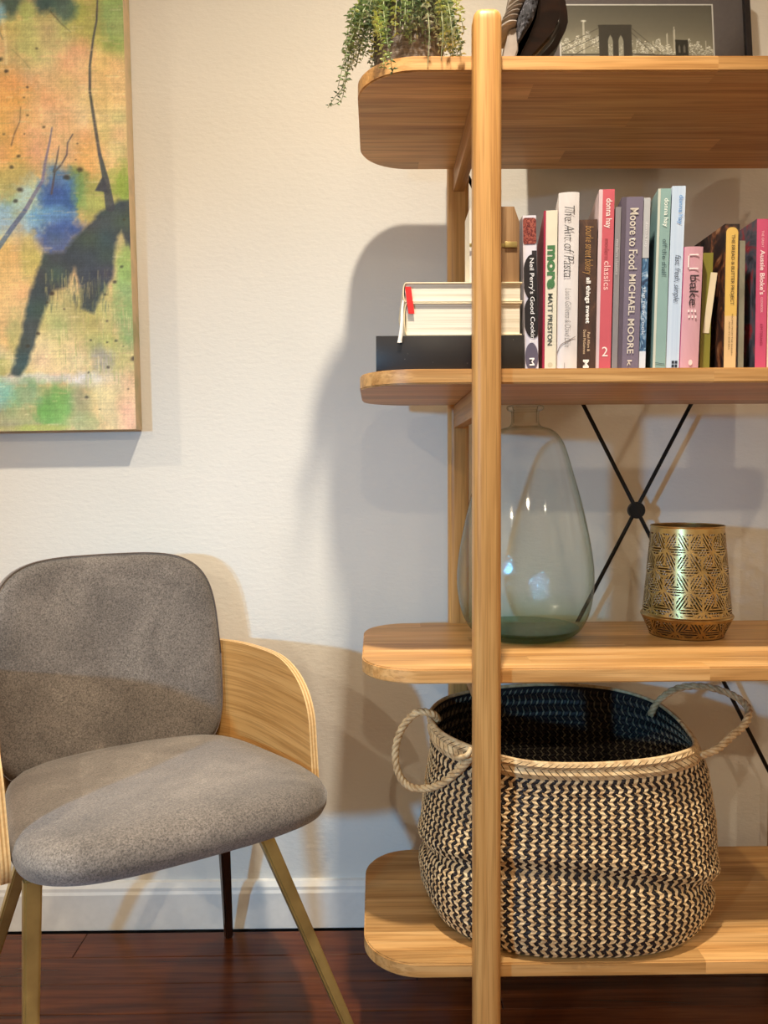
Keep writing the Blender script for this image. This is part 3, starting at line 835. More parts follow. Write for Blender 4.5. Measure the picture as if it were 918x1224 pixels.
# bake
b = book('short rose pink baking book with cup symbol on the spine', 0.0300, 0.1926, 0.190, 0.4976, 0.0290, m_cover('c_bake', [(0.3, L(196, 146, 160)), (0.7, L(210, 166, 176))], (20, 20, 8)), bulge=0.003)
patch(b, 'bright_hinge', -0.0150, -0.0115, 0.0, 0.1925, (206, 104, 158))
lettering(b, 'bake', 0.148, 0.100, -0.0040, 0.0095, -0.0044, (56, 40, 46), 0.006)
for (x0, x1, z0, z1) in ((-0.006, 0.008, 0.1785, 0.1805), (-0.008, -0.006, 0.160, 0.178), (-0.006, 0.008, 0.157, 0.159)):
    patch(b, 'cup_symbol', x0, x1, z0, z1, (240, 226, 226), y=-0.0040)
for k in range(3): patch(b, 'dash', -0.005 + 0.005 * k, -0.0028 + 0.005 * k, 0.090, 0.0935, (240, 226, 226), y=-0.0040)
for k in range(3): patch(b, 'dash', -0.004 + 0.005 * k, -0.0018 + 0.005 * k, 0.081, 0.0845, (240, 226, 226), y=-0.0040)
disc(b, 'leaf_emblem', 0.002, 0.011, 0.0030, 0.0045, (240, 210, 206), y=-0.0040)
# olive
b = book('olive green book with a cream leaflet tucked against it', 0.0150, 0.1873, 0.080, 0.5290, 0.0200, m_solid((126, 120, 44)), y=-0.432)
o = patch(b, 'leaflet', -0.0110, -0.0010, 0.060, 0.156, (222, 206, 172)); o.rotation_euler = (0, 0.10, 0)
# bread and butter
b = book('big dark cookbook with bread pictures and a yellow rounded spine label', 0.0233, 0.2289, 0.225, 0.5638, 0.0060, m_cover('c_bread', [(0.38, L(34, 24, 26)), (0.5, L(66, 42, 34)), (0.6, L(112, 66, 42)), (0.72, L(170, 130, 96))], (24, 24, 20), 0.35, 2.2))
patch(b, 'spine_label', -0.0098, 0.0090, 0.001, 0.2235, (224, 186, 100), round_top=0.0085)
patch(b, 'label_foot', -0.0098, 0.0090, 0.0, 0.085, (224, 190, 140), y=-0.0009)
lettering(b, 'THE BREAD & BUTTER PROJECT', 0.212, 0.102, -0.0030, 0.0040, -0.0016, (72, 58, 40), 0.005)
lettering(b, 'RECIPES FROM THE BAKERY', 0.088, 0.022, 0.0010, 0.0032, -0.0016, (110, 86, 56), 0.0)
lettering(b, 'AND ITS BAKERS', 0.076, 0.032, -0.0036, -0.0014, -0.0016, (110, 86, 56), 0.0)
# thin grey
b = book('thin grey green book wedged next to the yellow labelled one', 0.0086, 0.2028, 0.195, 0.5816, 0.0, m_cover('c_thin', [(0.35, L(120, 116, 100)), (0.7, L(150, 146, 128))]))
# aussie
b = book('hot pink paperback with dark picture cover, near the right frame edge', 0.0178, 0.2365, 0.205, 0.6125, 0.0, m_cover('c_aussie', [(0.36, L(36, 34, 44)), (0.5, L(84, 84, 96)), (0.62, L(150, 40, 48)), (0.78, L(200, 190, 196))], (14, 14, 12), 0.3, 2.0))
patch(b, 'spine_strip', -0.0086, 0.0089, 0.0, 0.2363, (206, 84, 122))
lettering(b, 'THE GREAT', 0.218, 0.192, -0.0012, 0.0024, -0.0012, (250, 206, 216), 0.0)
lettering(b, "Aussie Bloke's", 0.188, 0.118, -0.0030, 0.0048, -0.0012, (252, 226, 230), 0.02)
lettering(b, 'COOKBOOK', 0.114, 0.090, -0.0012, 0.0024, -0.0012, (250, 206, 216), 0.0)
lettering(b, 'KIM TERAKES', 0.072, 0.038, -0.0016, 0.0026, -0.0012, (150, 40, 76), 0.0)
# red sliver
b = book('red spined book cut by the right frame edge', 0.0118, 0.2339, 0.200, 0.6285, 0.0, m_solid((214, 70, 62)))
patch(b, 'pale_strip', -0.0056, -0.0030, 0.0, 0.2337, (232, 214, 200))

# ------------------------------------------------------------------ lying volumes, black box, little wooden box
M_BOXB = NT('black_box_card')
_f = M_BOXB.noise(M_BOXB.coord((1, 1, 1)), 300, 2, 0.5)
M_BOXB.bsdf(M_BOXB.ramp(_f, [(0.74, L(30, 27, 28)), (0.8, L(120, 116, 112))]), 0.38, 0, None, 0.5)
bb = thing('storage_box', 'black card box at the shelf end carrying two lying volumes', 'box', (0.119, -0.325, ZB))
box('box_body', -0.116, 0.1150, -0.122, 0.122, 0, 0.030, M_BOXB.m, bb, 0.0008)
box('lid', -0.118, 0.1165, -0.125, 0.125, 0.001, 0.0556, M_BOXB.m, bb, 0.001)
M_CREAM = m_plain('cream_cloth', L(226, 212, 178), 0.7, var=0.05)
ZK = ZB + 0.0558
def lying(label, x0, x1, z0, z1, y0, y1, spine_left):
    b = thing('book', label, 'book', (x0, y0, z0), (0, 0, 0), 'volumes lying on the black box')
    w, d, h = x1 - x0, y1 - y0, z1 - z0
    box('front_cover', 0, w, 0, d, h - 0.0024, h, M_CREAM, b, 0.0006)
    box('back_cover', 0, w, 0, d, 0, 0.0024, M_CREAM, b, 0.0006)
    bm = bmesh.new(); pts = []
    for k in range(9):
        a = -PI / 2 + PI * k / 8; pts.append((-0.005 * math.cos(a), h / 2 + (h / 2) * math.sin(a)))
    for k in range(9):
        a = PI / 2 - PI * k / 8; pts.append((-0.003 * math.cos(a), h / 2 + (h / 2 - 0.0022) * math.sin(a)))
    prism_bm(bm, pts, 0, d, lambda a, c_, h_: (a, h_, c_)); bm_obj('spine', bm, M_CREAM, b)
    box('pages', -0.0012, w - 0.003, 0.003, d - 0.003, 0.0025, h - 0.0025, M_PAGES, b)
    return b
b1 = lying('thick cream volume lying directly on the black box', 0.050, 0.2320, ZK, ZK + 0.0520, -0.448, -0.225, True)
b2 = lying('thinner cream volume lying topmost with red tab and white ribbon', 0.0485, 0.2325, ZK + 0.0523, ZK + 0.0835, -0.448, -0.225, True)
M_RED = m_plain('red_tab', L(226, 42, 40), 0.5, var=0.03)
bm = bmesh.new(); prism_bm(bm, [(-0.0015, 0.024), (0.008, 0.024), (0.0135, -0.018), (0.004, -0.018)], -0.0012, -0.0004, lambda a, c_, h_: (a, h_, c_)); bm_obj('red_tab', bm, M_RED, b2)['label'] = 'red paper tab'
M_RIB = m_plain('white_ribbon', L(232, 228, 220), 0.6, var=0.03)
rp = catmull([(-0.004, -0.002, 0.004), (-0.006, -0.0035, -0.012), (-0.0065, -0.006, -0.030), (-0.008, -0.007, -0.048), (-0.0105, -0.0075, -0.064)], 6)
V = []; Fc = []
for i, p in enumerate(rp):
    hw = 0.0014 + 0.0022 * (i / len(rp))
    V += [(p.x - hw, p.y, p.z), (p.x + hw, p.y - 0.0004, p.z), (p.x + hw, p.y + 0.0004, p.z), (p.x - hw, p.y + 0.0006, p.z)]
for i in range(len(rp) - 1):
    for k in range(4): Fc.append((i * 4 + k, i * 4 + (k + 1) % 4, i * 4 + 4 + (k + 1) % 4, i * 4 + 4 + k))
Fc += [(0, 1, 2, 3), tuple(len(V) - 4 + k for k in (3, 2, 1, 0))]
mesh_obj('ribbon', V, Fc, M_RIB, b2)['label'] = 'white ribbon bookmark'
M_OLDWOOD = m_wood('weathered_wood', 2, L(118, 88, 58), L(150, 116, 80), L(176, 142, 104), fine=0.8)
kb = thing('keepsake_box', 'small book-shaped wooden box with brass band, standing on the cream volumes', 'box', (0.190, -0.405, ZK + 0.0838))
bm = bmesh.new(); prism_bm(bm, [(-0.040, 0), (0.0090, 0), (0.0090, 0.116), (-0.040, 0.116)], -0.034, 0.030, lambda a, c_, h_: (a, h_, c_)); bm_obj('page_block', bm, M_PAGEV, kb)
bm = bmesh.new(); prism_bm(bm, [(0.0092, 0), (0.0385, 0), (0.0385, 0.094), (0.0300, 0.118), (0.0092, 0.118)], -0.038, 0.033, lambda a, c_, h_: (a, h_, c_)); bm_obj('wooden_side', bm, M_OLDWOOD, kb)
box('brass_band', -0.0405, 0.0345, -0.0392, -0.0382, 0.055, 0.061, M_BRASS, kb, 0.0003)
box('clasp', 0.0150, 0.0345, -0.0412, -0.0394, 0.0535, 0.0630, M_BRASS, kb, 0.0008)

# ------------------------------------------------------------------ glass bottle vase
Z3 = S_TOP[1] + 0.0004
def m_glass():
    t = NT('pale_green_glass')
    lw = t.n('ShaderNodeLayerWeight'); lw.inputs['Blend'].default_value = 0.5
    sp = t.n('ShaderNodeSeparateXYZ'); c = t.n('ShaderNodeTexCoord'); t.l(c.outputs['Object'], sp.inputs[0])
    ncr = t.noise(t.coord((1, 1, 1)), 95, 4, 0.65, 1.2)
    nbig = t.noise(t.coord((1, 1, 0.5)), 17, 2, 0.5, 0.4)
    low = t.ramp(sp.outputs[2], [(0.0, (1, 1, 1, 1)), (0.19, (0.05, 0.05, 0.05, 1))])
    hgt = t.math('ADD', t.math('MULTIPLY', ncr, low), t.math('MULTIPLY', nbig, 0.8))
    bp = t.bump(hgt, 0.35, 0.004)
    t.l(bp, lw.inputs['Normal'])
    zc = t.ramp(sp.outputs[2], [(0.0, L(196, 222, 207)), (0.03, L(222, 238, 228)), (0.07, L(249, 251, 247)), (0.4, L(251, 251, 248))])
    edge = t.ramp(lw.outputs['Facing'], [(0.50, (1, 1, 1, 1)), (0.80, L(222, 228, 216)), (0.93, L(170, 182, 166)), (1.0, L(96, 108, 94))])
    col = t.mix(1.0, zc, edge, 'MULTIPLY')
    tr = t.n('ShaderNodeBsdfTransparent'); t.l(col, tr.inputs[0])
    gl = t.n('ShaderNodeBsdfGlossy'); gl.inputs['Roughness'].default_value = 0.05; t.l(bp, gl.inputs['Normal'])
    fac = t.math('ADD', 0.045, t.math('MULTIPLY', t.math('POWER', lw.outputs['Facing'], 4.0), 0.75))
    mx = t.n('ShaderNodeMixShader'); t.l(fac, mx.inputs[0]); t.l(tr.outputs[0], mx.inputs[1]); t.l(gl.outputs[0], mx.inputs[2])
    t.l(mx.outputs[0], t.out.inputs[0]); return t.m
M_GLASS = m_glass()
vp = [(0, 0.004), (0.050, 0.002), (0.078, 0.000), (0.100, 0.012), (0.113, 0.031), (0.1215, 0.055), (0.1265, 0.085), (0.1275, 0.112), (0.1255, 0.142), (0.119, 0.184), (0.1105, 0.225),
      (0.1015, 0.262), (0.089, 0.306), (0.0785, 0.342), (0.070, 0.364), (0.060, 0.379), (0.047, 0.3885), (0.034, 0.3925), (0.0275, 0.397), (0.0255, 0.404), (0.0255, 0.416), (0.027, 0.4215),
      (0.0325, 0.4240), (0.0345, 0.4275), (0.0335, 0.4315), (0.028, 0.433)]
pr = [Vector((p[0], 0, p[1])) for p in vp]
sm = catmull(pr[1:], 4)
prof = [(0, 0.004)] + [(max(1e-4, p.x), max(0, p.z)) for p in sm]
inner = [(0.0245, 0.432), (0.0225, 0.424), (0.0222, 0.40), (0.030, 0.3895), (0.045, 0.3845)]
vase = thing('bottle_vase', 'large pale green glass bottle vase behind the front post', 'vase', (0.279, -0.225, Z3))
lathe('glass_body', prof, M_GLASS, vase, 96)
lathe('glass_neck_lining', [(0.028, 0.433)] + inner[:3], M_GLASS, vase, 64)
lathe('glass_foot', [(0, 0.006), (0.06, 0.006), (0.088, 0.010), (0.100, 0.0185), (0.094, 0.0175), (0.06, 0.013), (0, 0.012)], M_GLASS, vase, 64)

# ------------------------------------------------------------------ pierced metal candle lantern
M_GOLD = m_plain('antique_gold_metal', L(198, 168, 112), 0.33, 1.0, var=0.2, scale=40, bump=0.05)
M_GOLDIN = m_plain('gold_inside_shaded', L(112, 86, 48), 0.5, 0.8, var=0.2)  # darker copy of the gold: the lantern's inner shade put into the colour
lan = thing('candle_lantern', 'pierced antique gold metal candle holder with geometric pattern', 'candle holder', (0.586, -0.225, Z3))
def pierced(name, r0, z0, r1, z1, cells_round, keep_top, keep_bot, nu=560, nv=180):
    """A conical wall; an isometric pattern of hatched rhombi is really cut out of it."""
    S = math.hypot(r1 - r0, z1 - z0); rm = (r0 + r1) / 2; circ = 2 * PI * rm
    a = circ / cells_round; hgt = a * math.sqrt(3) * 0.58
    u = (np.arange(nu) + 0.5) / nu * circ; v = (np.arange(nv) + 0.5) / nv * S
    Ug, Vg = np.meshgrid(u, v)
    # hexagons in a honeycomb, each split into three rhombi hatched in three directions
    hx = circ / cells_round; hy = hx * 1.1547 * 0.92; ry = hy * 0.75
    best = np.full(Ug.shape, 1e9); dx = np.zeros_like(Ug); dy = np.zeros_like(Ug)
    for j in range(-1, int(S / ry) + 3):
        for i in range(-1, cells_round + 2):
            cx, cy = (i + 0.5 * (j % 2)) * hx, j * ry
            d = (Ug - cx) ** 2 + (Vg - cy) ** 2
            m = d < best; best = np.where(m, d, best); dx = np.where(m, Ug - cx, dx); dy = np.where(m, Vg - cy, dy)
    ang = np.mod(np.degrees(np.arctan2(dy, dx)), 360)
    kind = np.where((ang >= 30) & (ang < 150), 0, np.where((ang >= 150) & (ang < 270), 1, 2))
    p = hx * 0.105
    hatch = np.where(kind == 0, dy, np.where(kind == 1, dx * 0.866 + dy * 0.5, dx * 0.866 - dy * 0.5)) / p
    R_ = np.sqrt(best); bw = hx * 0.040
    sect = np.min([np.abs(R_ * np.sin(np.radians(ang - q))) + np.where(np.cos(np.radians(ang - q)) < 0, 9, 0) for q in (30, 150, 270)], axis=0)
    hexd = hx / 2 - np.max([np.abs(dx * math.cos(math.radians(q)) + dy * math.sin(math.radians(q))) for q in (0, 60, 120)], axis=0)
    slot = (np.mod(hatch, 1.0) < 0.54) & (sect > bw) & (hexd > bw)
    slot &= (Vg < S - keep_top) & (Vg > keep_bot)
    V = []; Fc = []
    th = np.arange(nu) * 2 * PI / nu; c, s = np.cos(th), np.sin(th)
    for sgn in (0.0, -0.0007):
        for j in range(nv + 1):
            f = j / nv; r = r0 + (r1 - r0) * f + sgn; z = z0 + (z1 - z0) * f
            V.append(np.stack([r * c, r * s, np.full(nu, z)], -1))
    V = np.concatenate(V); NB = nu * (nv + 1)
    jj, kk = np.nonzero(~slot); k2 = (kk + 1) % nu
    A = jj * nu + kk; B = jj * nu + k2; Cc = (jj + 1) * nu + k2; D = (jj + 1) * nu + kk
    q = np.concatenate([np.stack([A, B, Cc, D], -1), np.stack([D, Cc, B, A], -1) + NB])
    me = bpy.data.meshes.new(name)
    me.vertices.add(len(V)); me.vertices.foreach_set('co', V.ravel())
    me.loops.add(q.size); me.loops.foreach_set('vertex_index', q.ravel())
    me.polygons.add(len(q)); me.polygons.foreach_set('loop_start', np.arange(0, q.size, 4))
    me.update(calc_edges=True); me.polygons.foreach_set('use_smooth', [True] * len(q)); me.materials.append(M_GOLD); me.materials.append(M_GOLDIN)
    me.polygons.foreach_set('material_index', np.repeat([0, 1], len(q) // 2))
    o = bpy.data.objects.new(name, me); COL.objects.link(o); o.parent = lan
    return o
pierced('pierced_wall', 0.0800, 0.0415, 0.0655, 0.2055, 10, 0.010, 0.003, nu=900, nv=300)
pierced('pierced_base', 0.0668, 0.0015, 0.0826, 0.0365, 10, 0.004, 0.004, nu=900, nv=70)
lathe('belt', [(0.0800, 0.0418), (0.0828, 0.0405), (0.0838, 0.0385), (0.0826, 0.0362), (0.081, 0.037), (0.0793, 0.0405), (0.0800, 0.0418)], M_GOLD, lan, 96)
lathe('rim', [(0.0656, 0.2035), (0.0668, 0.2050), (0.0668, 0.2070), (0.0656, 0.2078), (0.0645, 0.2070), (0.0645, 0.2050), (0.0656, 0.2035)], M_GOLD, lan, 96)
lathe('base_plate', [(0, 0.0), (0.0668, 0.0), (0.0672, 0.0015), (0.0660, 0.0025), (0, 0.002)], M_GOLDIN, lan, 64)

# ------------------------------------------------------------------ belly basket
Z4 = S_TOP[0] + 0.0004
BC = Vector((0.339, -0.290, Z4))
basket = thing('basket', 'large round woven belly basket in black and natural zigzag seagrass', 'basket', BC)
ZR = 0.535 - Z4                                      # rim height
RIM = [(0.095, -0.315), (0.112, -0.385), (0.160, -0.447), (0.235, -0.474), (0.330, -0.482), (0.425, -0.478), (0.490, -0.462), (0.528, -0.415), (0.548, -0.335), (0.553, -0.255), (0.535, -0.180),
       (0.475, -0.128), (0.390, -0.108), (0.300, -0.108), (0.210, -0.125), (0.140, -0.175), (0.103, -0.245)]
RIMZ = [0.018, 0.014, 0.010, -0.002, -0.004, 0.0, 0.006, 0.002, -0.002, 0.002, 0.010, 0.018, 0.022, 0.022, 0.018, 0.018, 0.018]
rimc = catmull([(x - BC.x, y - BC.y, ZR + dz) for (x, y), dz in zip(RIM, RIMZ)], 16, True)
rang = np.unwrap(np.array([math.atan2(p.y, p.x) for p in rimc])); order = np.argsort(np.mod(rang, 2 * PI))
rth = np.mod(rang, 2 * PI)[order]; rr_ = np.array([[p.x, p.y, p.z] for p in rimc])[order]
def rim_at(th):
    th = th % (2 * PI)
    out = [np.interp(th, np.concatenate([[rth[-1] - 2 * PI], rth, [rth[0] + 2 * PI]]), np.concatenate([[rr_[-1, i]], rr_[:, i], [rr_[0, i]]])) for i in range(3)]
    return Vector(out)
PROF = [(0.000, 0.222, 0.180), (0.012, 0.242, 0.193), (0.040, 0.258, 0.199), (0.068, 0.262, 0.199), (0.092, 0.263, 0.199), (0.125, 0.262, 0.199), (0.175, 0.260, 0.199), (0.225, 0.252, 0.197), (0.270, 0.243, 0.192)]
pz = np.array([p[0] for p in PROF]); pa = np.array([p[1] for p in PROF]); pb = np.array([p[2] for p in PROF])
def body_at(th, z):
    a = float(np.interp(z, pz, pa)); b = float(np.interp(z, pz, pb))
    c, s = math.cos(th), math.sin(th); n = 2.35
    k = (abs(c) ** n + abs(s) ** n) ** (-1 / n)
    zc = 0.079 - 0.030 * c - 0.060 * s + 0.006 * math.sin(3 * th)
    w = 1 + 0.007 * math.sin(5 * th + 9 * z) + 0.005 * math.sin(9 * th - 20 * z) - 0.040 * math.exp(-((z - zc) / 0.012) ** 2) + 0.016 * math.exp(-((z - zc - 0.026) / 0.014) ** 2)
    return Vector((a * k * c * w, b * k * s * w, z))
def surf(th, t):
    """t = 0 at the base, 1 at the rim."""
    z = t * 0.270 / 0.84
    if t <= 0.84: 
        z = t / 0.84 * 0.270
        if abs(z - 0.08) < 0.03: pass
        return body_at(th, z)
    q = (t - 0.84) / 0.16; q2 = q * q * (3 - 2 * q) * 0.35 + q * 0.65
    return body_at(th, 0.270).lerp(rim_at(th), q2)
def surf_n(th, t):
    e = 0.01
    d1 = surf(th + e, t) - surf(th - e, t); d2 = surf(th, min(1, t + e)) - surf(th, max(0, t - e))
    n = d1.cross(d2); return n.normalized()
NTH = 132
# shells
def shell(name, off, mat):
    V = []; Fc = []; nt = 40
    for j in range(nt + 1):
        for k in range(NTH):
            th = 2 * PI * k / NTH; t = j / nt
            V.append(surf(th, t) + surf_n(th, t) * off)
    for j in range(nt):
        for k in range(NTH):
            k2 = (k + 1) % NTH; Fc.append((j * NTH + k, j * NTH + k2, (j + 1) * NTH + k2, (j + 1) * NTH + k))
    Fc.append(tuple(range(NTH))[::-1])
    return mesh_obj(name, V, Fc, mat, basket)
M_SEADARK = m_plain('seagrass_black', L(34, 27, 28), 0.6, var=0.5, scale=160, bump=0.2)
M_SEAIN = m_plain('seagrass_core', L(26, 20, 20), 0.8, var=0.3)
M_SEA = NT('seagrass_natural')
_c = M_SEA.coord((1, 1, 1)); _f = M_SEA.noise(_c, 75, 3, 0.6)
M_SEA.bsdf(M_SEA.ramp(_f, [(0.3, L(170, 134, 92)), (0.5, L(208, 176, 130)), (0.7, L(226, 200, 156))]), 0.55, 0, M_SEA.bump(M_SEA.noise(_c, 500, 2), 0.2, 0.001), 0.35)
M_SEA = M_SEA.m
shell('core', -0.0022, M_SEAIN)
NCOL, NROW = 104, 44
def weave_part(name, mat, side, phase, lift, wfac, parent):
    V = []; Fc = []; r5 = random.Random(17 + phase * 3 + (side > 0))
    span = 0.924 if side > 0 else 0.962
    for j in range(NROW):
        t0 = 0.016 + (j / NROW) * span; t1 = 0.016 + ((j + 1.0) / NROW) * span
        for i in range(NCOL):
            u0 = (i + 0.5 * phase) * 2 * PI / NCOL; pit = 2 * PI / NCOL
            amp = 0.44 * pit
            ua, ub = (u0 - amp / 2, u0 + amp / 2) if j % 2 == 0 else (u0 + amp / 2, u0 - amp / 2)
            jit = r5.uniform(-0.05, 0.05) * pit; w = pit * wfac * r5.uniform(0.88, 1.1); dz = r5.uniform(-0.0004, 0.0006)
            tm = (t1 - t0) * 0.14
            base = len(V)
            for f in (0.0, 0.5, 1.0):
                t = (t0 - tm) + (t1 - t0 + 2 * tm) * f; uc = ua + (ub - ua) * f + jit
                lf = lift * (0.25 if f != 0.5 else 1.0) + dz
                for sx in (-0.5, 0.5):
                    # slanted ends: the two sides are shifted along the strand
                    tt = min(0.985, max(0.0, t + sx * (t1 - t0) * (0.34 if j % 2 == 0 else -0.34)))
                    V.append((uc + sx * w, tt, lf))
            for q in (0, 2):
                f4 = (base + q, base + q + 1, base + q + 3, base + q + 2)
                Fc.append(f4 if side > 0 else f4[::-1])
    # evaluate on the surface via a lookup grid
    P = []
    for th, t, lf in V:
        q = grid_eval(th, t) + grid_nrm(th, t) * (side * lf); q.z = max(q.z, 0.0008); P.append(q)
    return stuff(mesh_obj(name, P, Fc, mat, parent, smooth=False))
GT, GH = 160, 220
_gp = np.array([[list(surf(2 * PI * k / GH, j / GT)) for k in range(GH)] for j in range(GT + 1)])
_d1 = np.roll(_gp, -1, 1) - np.roll(_gp, 1, 1); _d2 = np.gradient(_gp, axis=0)
_gn = np.cross(_d1, _d2); _gn /= np.linalg.norm(_gn, axis=-1, keepdims=True)
def _gi(A, th, t):
    x = (th % (2 * PI)) / (2 * PI) * GH; k = int(x) % GH; fx = x - int(x); y = min(GT - 1e-6, max(0, t * GT)); j = int(y); fy = y - j; k2 = (k + 1) % GH
    v = A[j, k] * (1 - fx) * (1 - fy) + A[j, k2] * fx * (1 - fy) + A[j + 1, k] * (1 - fx) * fy + A[j + 1, k2] * fx * fy
    return Vector(v)
def grid_eval(th, t): return _gi(_gp, th, t)
def grid_nrm(th, t): return _gi(_gn, th, t)
weave_part('natural_weave', M_SEA, 1, 0, 0.0024, 0.56, basket)['label'] = 'natural straw zigzag strands'
weave_part('black_weave', M_SEADARK, 1, 1, 0.0014, 0.52, basket)['label'] = 'black dyed zigzag strands'
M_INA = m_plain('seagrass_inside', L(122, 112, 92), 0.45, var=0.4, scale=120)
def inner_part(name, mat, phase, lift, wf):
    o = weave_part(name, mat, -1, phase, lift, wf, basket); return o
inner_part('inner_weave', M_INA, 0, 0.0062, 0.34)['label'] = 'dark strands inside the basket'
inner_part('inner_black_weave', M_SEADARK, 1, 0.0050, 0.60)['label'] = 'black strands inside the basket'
# plaited rim: two rows of slanted natural strands over a band
V = []; Fc = []; NB = 116
for row in range(2):
    for i in range(NB):
        u0 = 2 * PI * i / NB; pit = 2 * PI / NB
        ta, tb = (0.925 + 0.042 * row, 0.968 + 0.042 * row)
        base = len(V)
        for f in (0, 0.5, 1):
            for sx in (-0.5, 0.5):
                th = u0 + (f - 0.5) * pit * 1.7 * (1 if row else -1) + sx * pit * 0.86
                t = min(1.0, ta + (tb - ta) * f)
                p = grid_eval(th, min(t, 0.9999)); n = grid_nrm(th, min(t, 0.9999))
                V.append(p + n * (0.0062 if f == 0.5 else 0.0026) + Vector((0, 0, max(0, ta + (tb - ta) * f - 1.0) * 0.3)))
        for q in (0, 2): Fc.append((base + q, base + q + 1, base + q + 3, base + q + 2))
stuff(mesh_obj('rim_plait', V, Fc, M_SEA, basket, smooth=False))
rimpts = [rim_at(2 * PI * k / 120) + Vector((0, 0, 0.001)) for k in range(121)]
tube('rim_cord', rimpts, 0.0034, M_SEA, basket, 8)
def rope(name, pts, rad, mat, turns, parent):
    path = catmull([Vector(p) - BC for p in pts], 12); fr = frames(path); V = []; Fc = []
    for s in range(3):
        sub = []
        for i, (p, (t, a, b)) in enumerate(zip(path, fr)):
            an = 2 * PI * (s / 3 + turns * i / (len(path) - 1))
            sub.append(p + a * (rad * math.cos(an)) + b * (rad * math.sin(an)))
        tube_geo(sub, rad * 1.08, 7, V, Fc)
    return mesh_obj(name, V, Fc, mat, parent)
rope('handle', [(0.106, -0.325, 0.556), (0.096, -0.335, 0.570), (0.068, -0.330, 0.570), (0.042, -0.325, 0.540), (0.031, -0.325, 0.500), (0.036, -0.330, 0.462), (0.055, -0.340, 0.442), (0.085, -0.362, 0.447), (0.112, -0.392, 0.470), (0.137, -0.430, 0.508), (0.150, -0.455, 0.536)], 0.0034, M_SEA, 11, basket)
rope('handle', [(0.528, -0.200, 0.522), (0.545, -0.200, 0.550), (0.575, -0.215, 0.578), (0.615, -0.240, 0.588), (0.655, -0.265, 0.580), (0.675, -0.290, 0.562), (0.652, -0.330, 0.545), (0.612, -0.365, 0.535), (0.572, -0.400, 0.525), (0.535, -0.418, 0.520)], 0.0034, M_SEA, 10, basket)
tube('handle_knot', catmull([(0.150 - BC.x, -0.462 - BC.y, 0.553 - BC.z), (0.142 - BC.x, -0.462 - BC.y, 0.540 - BC.z), (0.128 - BC.x, -0.436 - BC.y, 0.528 - BC.z)], 6), 0.0045, M_SEA, basket, 8)

# ------------------------------------------------------------------ top shelf: framed photograph
Z1 = S_TOP[3] + 0.0004
FW, FH = 0.456, 0.376
lean = math.radians(7.5)
frame = thing('picture_frame', 'black framed night photograph of a bridge and city lights, leaning on the wall', 'picture', (0.530, -0.106, Z1 + 0.0017), (-lean, 0, 0))
M_FRAME = m_plain('frame_black', L(24, 22, 26), 0.25, 0.0, spec=0.6)
M_MAT = m_plain('grey_mount', L(108, 100, 98), 0.8, var=0.04, scale=200)
fw = 0.012
for nm, x0, x1, z0, z1 in (('frame_side', -FW / 2, -FW / 2 + fw, 0, FH), ('frame_side', FW / 2 - fw, FW / 2, 0, FH), ('frame_rail', -FW / 2 + fw, FW / 2 - fw, 0, fw), ('frame_rail', -FW / 2 + fw, FW / 2 - fw, FH - fw, FH)):
    box(nm, x0, x1, -0.012, 0.010, z0, z1, M_FRAME, frame, 0.0012)
box('mount', -FW / 2 + fw, FW / 2 - fw, -0.002, 0.006, fw, FH - fw, M_MAT, frame)
PWd, PHt = 0.306, 0.205
pz0 = 0.3085 - PHt
box('white_border', -PWd / 2 - 0.0030, PWd / 2 + 0.0030, -0.0028, -0.0015, pz0 - 0.003, pz0 + PHt + 0.003, m_solid((228, 224, 216), 0.7), frame)
gw, gh = 306, 205
pc = Canvas(gw, gh, (116, 112, 98)); pc.wobble = smooth_noise(gh, gw, 8, 8)
g = np.clip(pc.Y / 95, 0, 1.2)[..., None]
pc.a = np.array((104, 100, 88.0)) * (1 - g * 0.6) + np.array((176, 168, 144.0)) * (g * 0.6)
pc.blob(55, 92, 60, 26, (186, 180, 158), 0.55, 0.8)
pc.blob(215, 96, 80, 22, (176, 170, 146), 0.5, 0.8)
rq = np.random.default_rng(5)
for _ in range(1900):
    x = int(rq.integers(0, gw)); top = 66 + 8 * math.sin(x * 0.09) + 7 * math.sin(x * 0.31 + 1) + (16 if x > 142 else 0) - (16 if 150 < x < 170 else 0)
    y = int(min(gh - 1, top + abs(rq.normal(0, 15)) + 3))
    if y < 106: pc.a[y, x:x + int(rq.integers(1, 4))] = rq.choice([250, 230, 208]) * np.array((1, 0.985, 0.92))
for x, t in ((45, 36), (46, 34), (44, 38), (226, 54), (227, 46), (228, 52), (212, 62), (213, 60), (198, 72), (184, 76), (290, 76)):
    for y in range(t, 104, 2): pc.a[y, x:x + 2] = (240, 234, 214)
pc.blob(46, 33, 5, 2, (250, 246, 232), 0.9, 0.4, 0)
pc.a[108:, :] = np.array((70, 66, 58.0))
for _ in range(500):
    x = int(rq.integers(0, gw)); y = int(rq.integers(110, gh)); pc.a[y, x] = pc.a[y, x] + 60 * rq.random()
pc.stroke([(0, 104), (140, 103), (306, 110)], 3, 3, (74, 70, 62), 0.95, 2)
for x0, y0, x1, y1 in ((0, 88, 76, 48), (0, 100, 76, 64), (18, 108, 76, 76), (142, 48, 200, 100), (142, 58, 186, 104)):
    pc.stroke([(x0, y0), (x1, y1)], 1.4, 1.4, (80, 76, 66), 0.8, 1.2)
pc.poly([(74, 43), (76, 41), (141, 41), (143, 43), (142, 48), (142, 150), (76, 150), (76, 48)], (72, 68, 60), 1.0, 1.0)
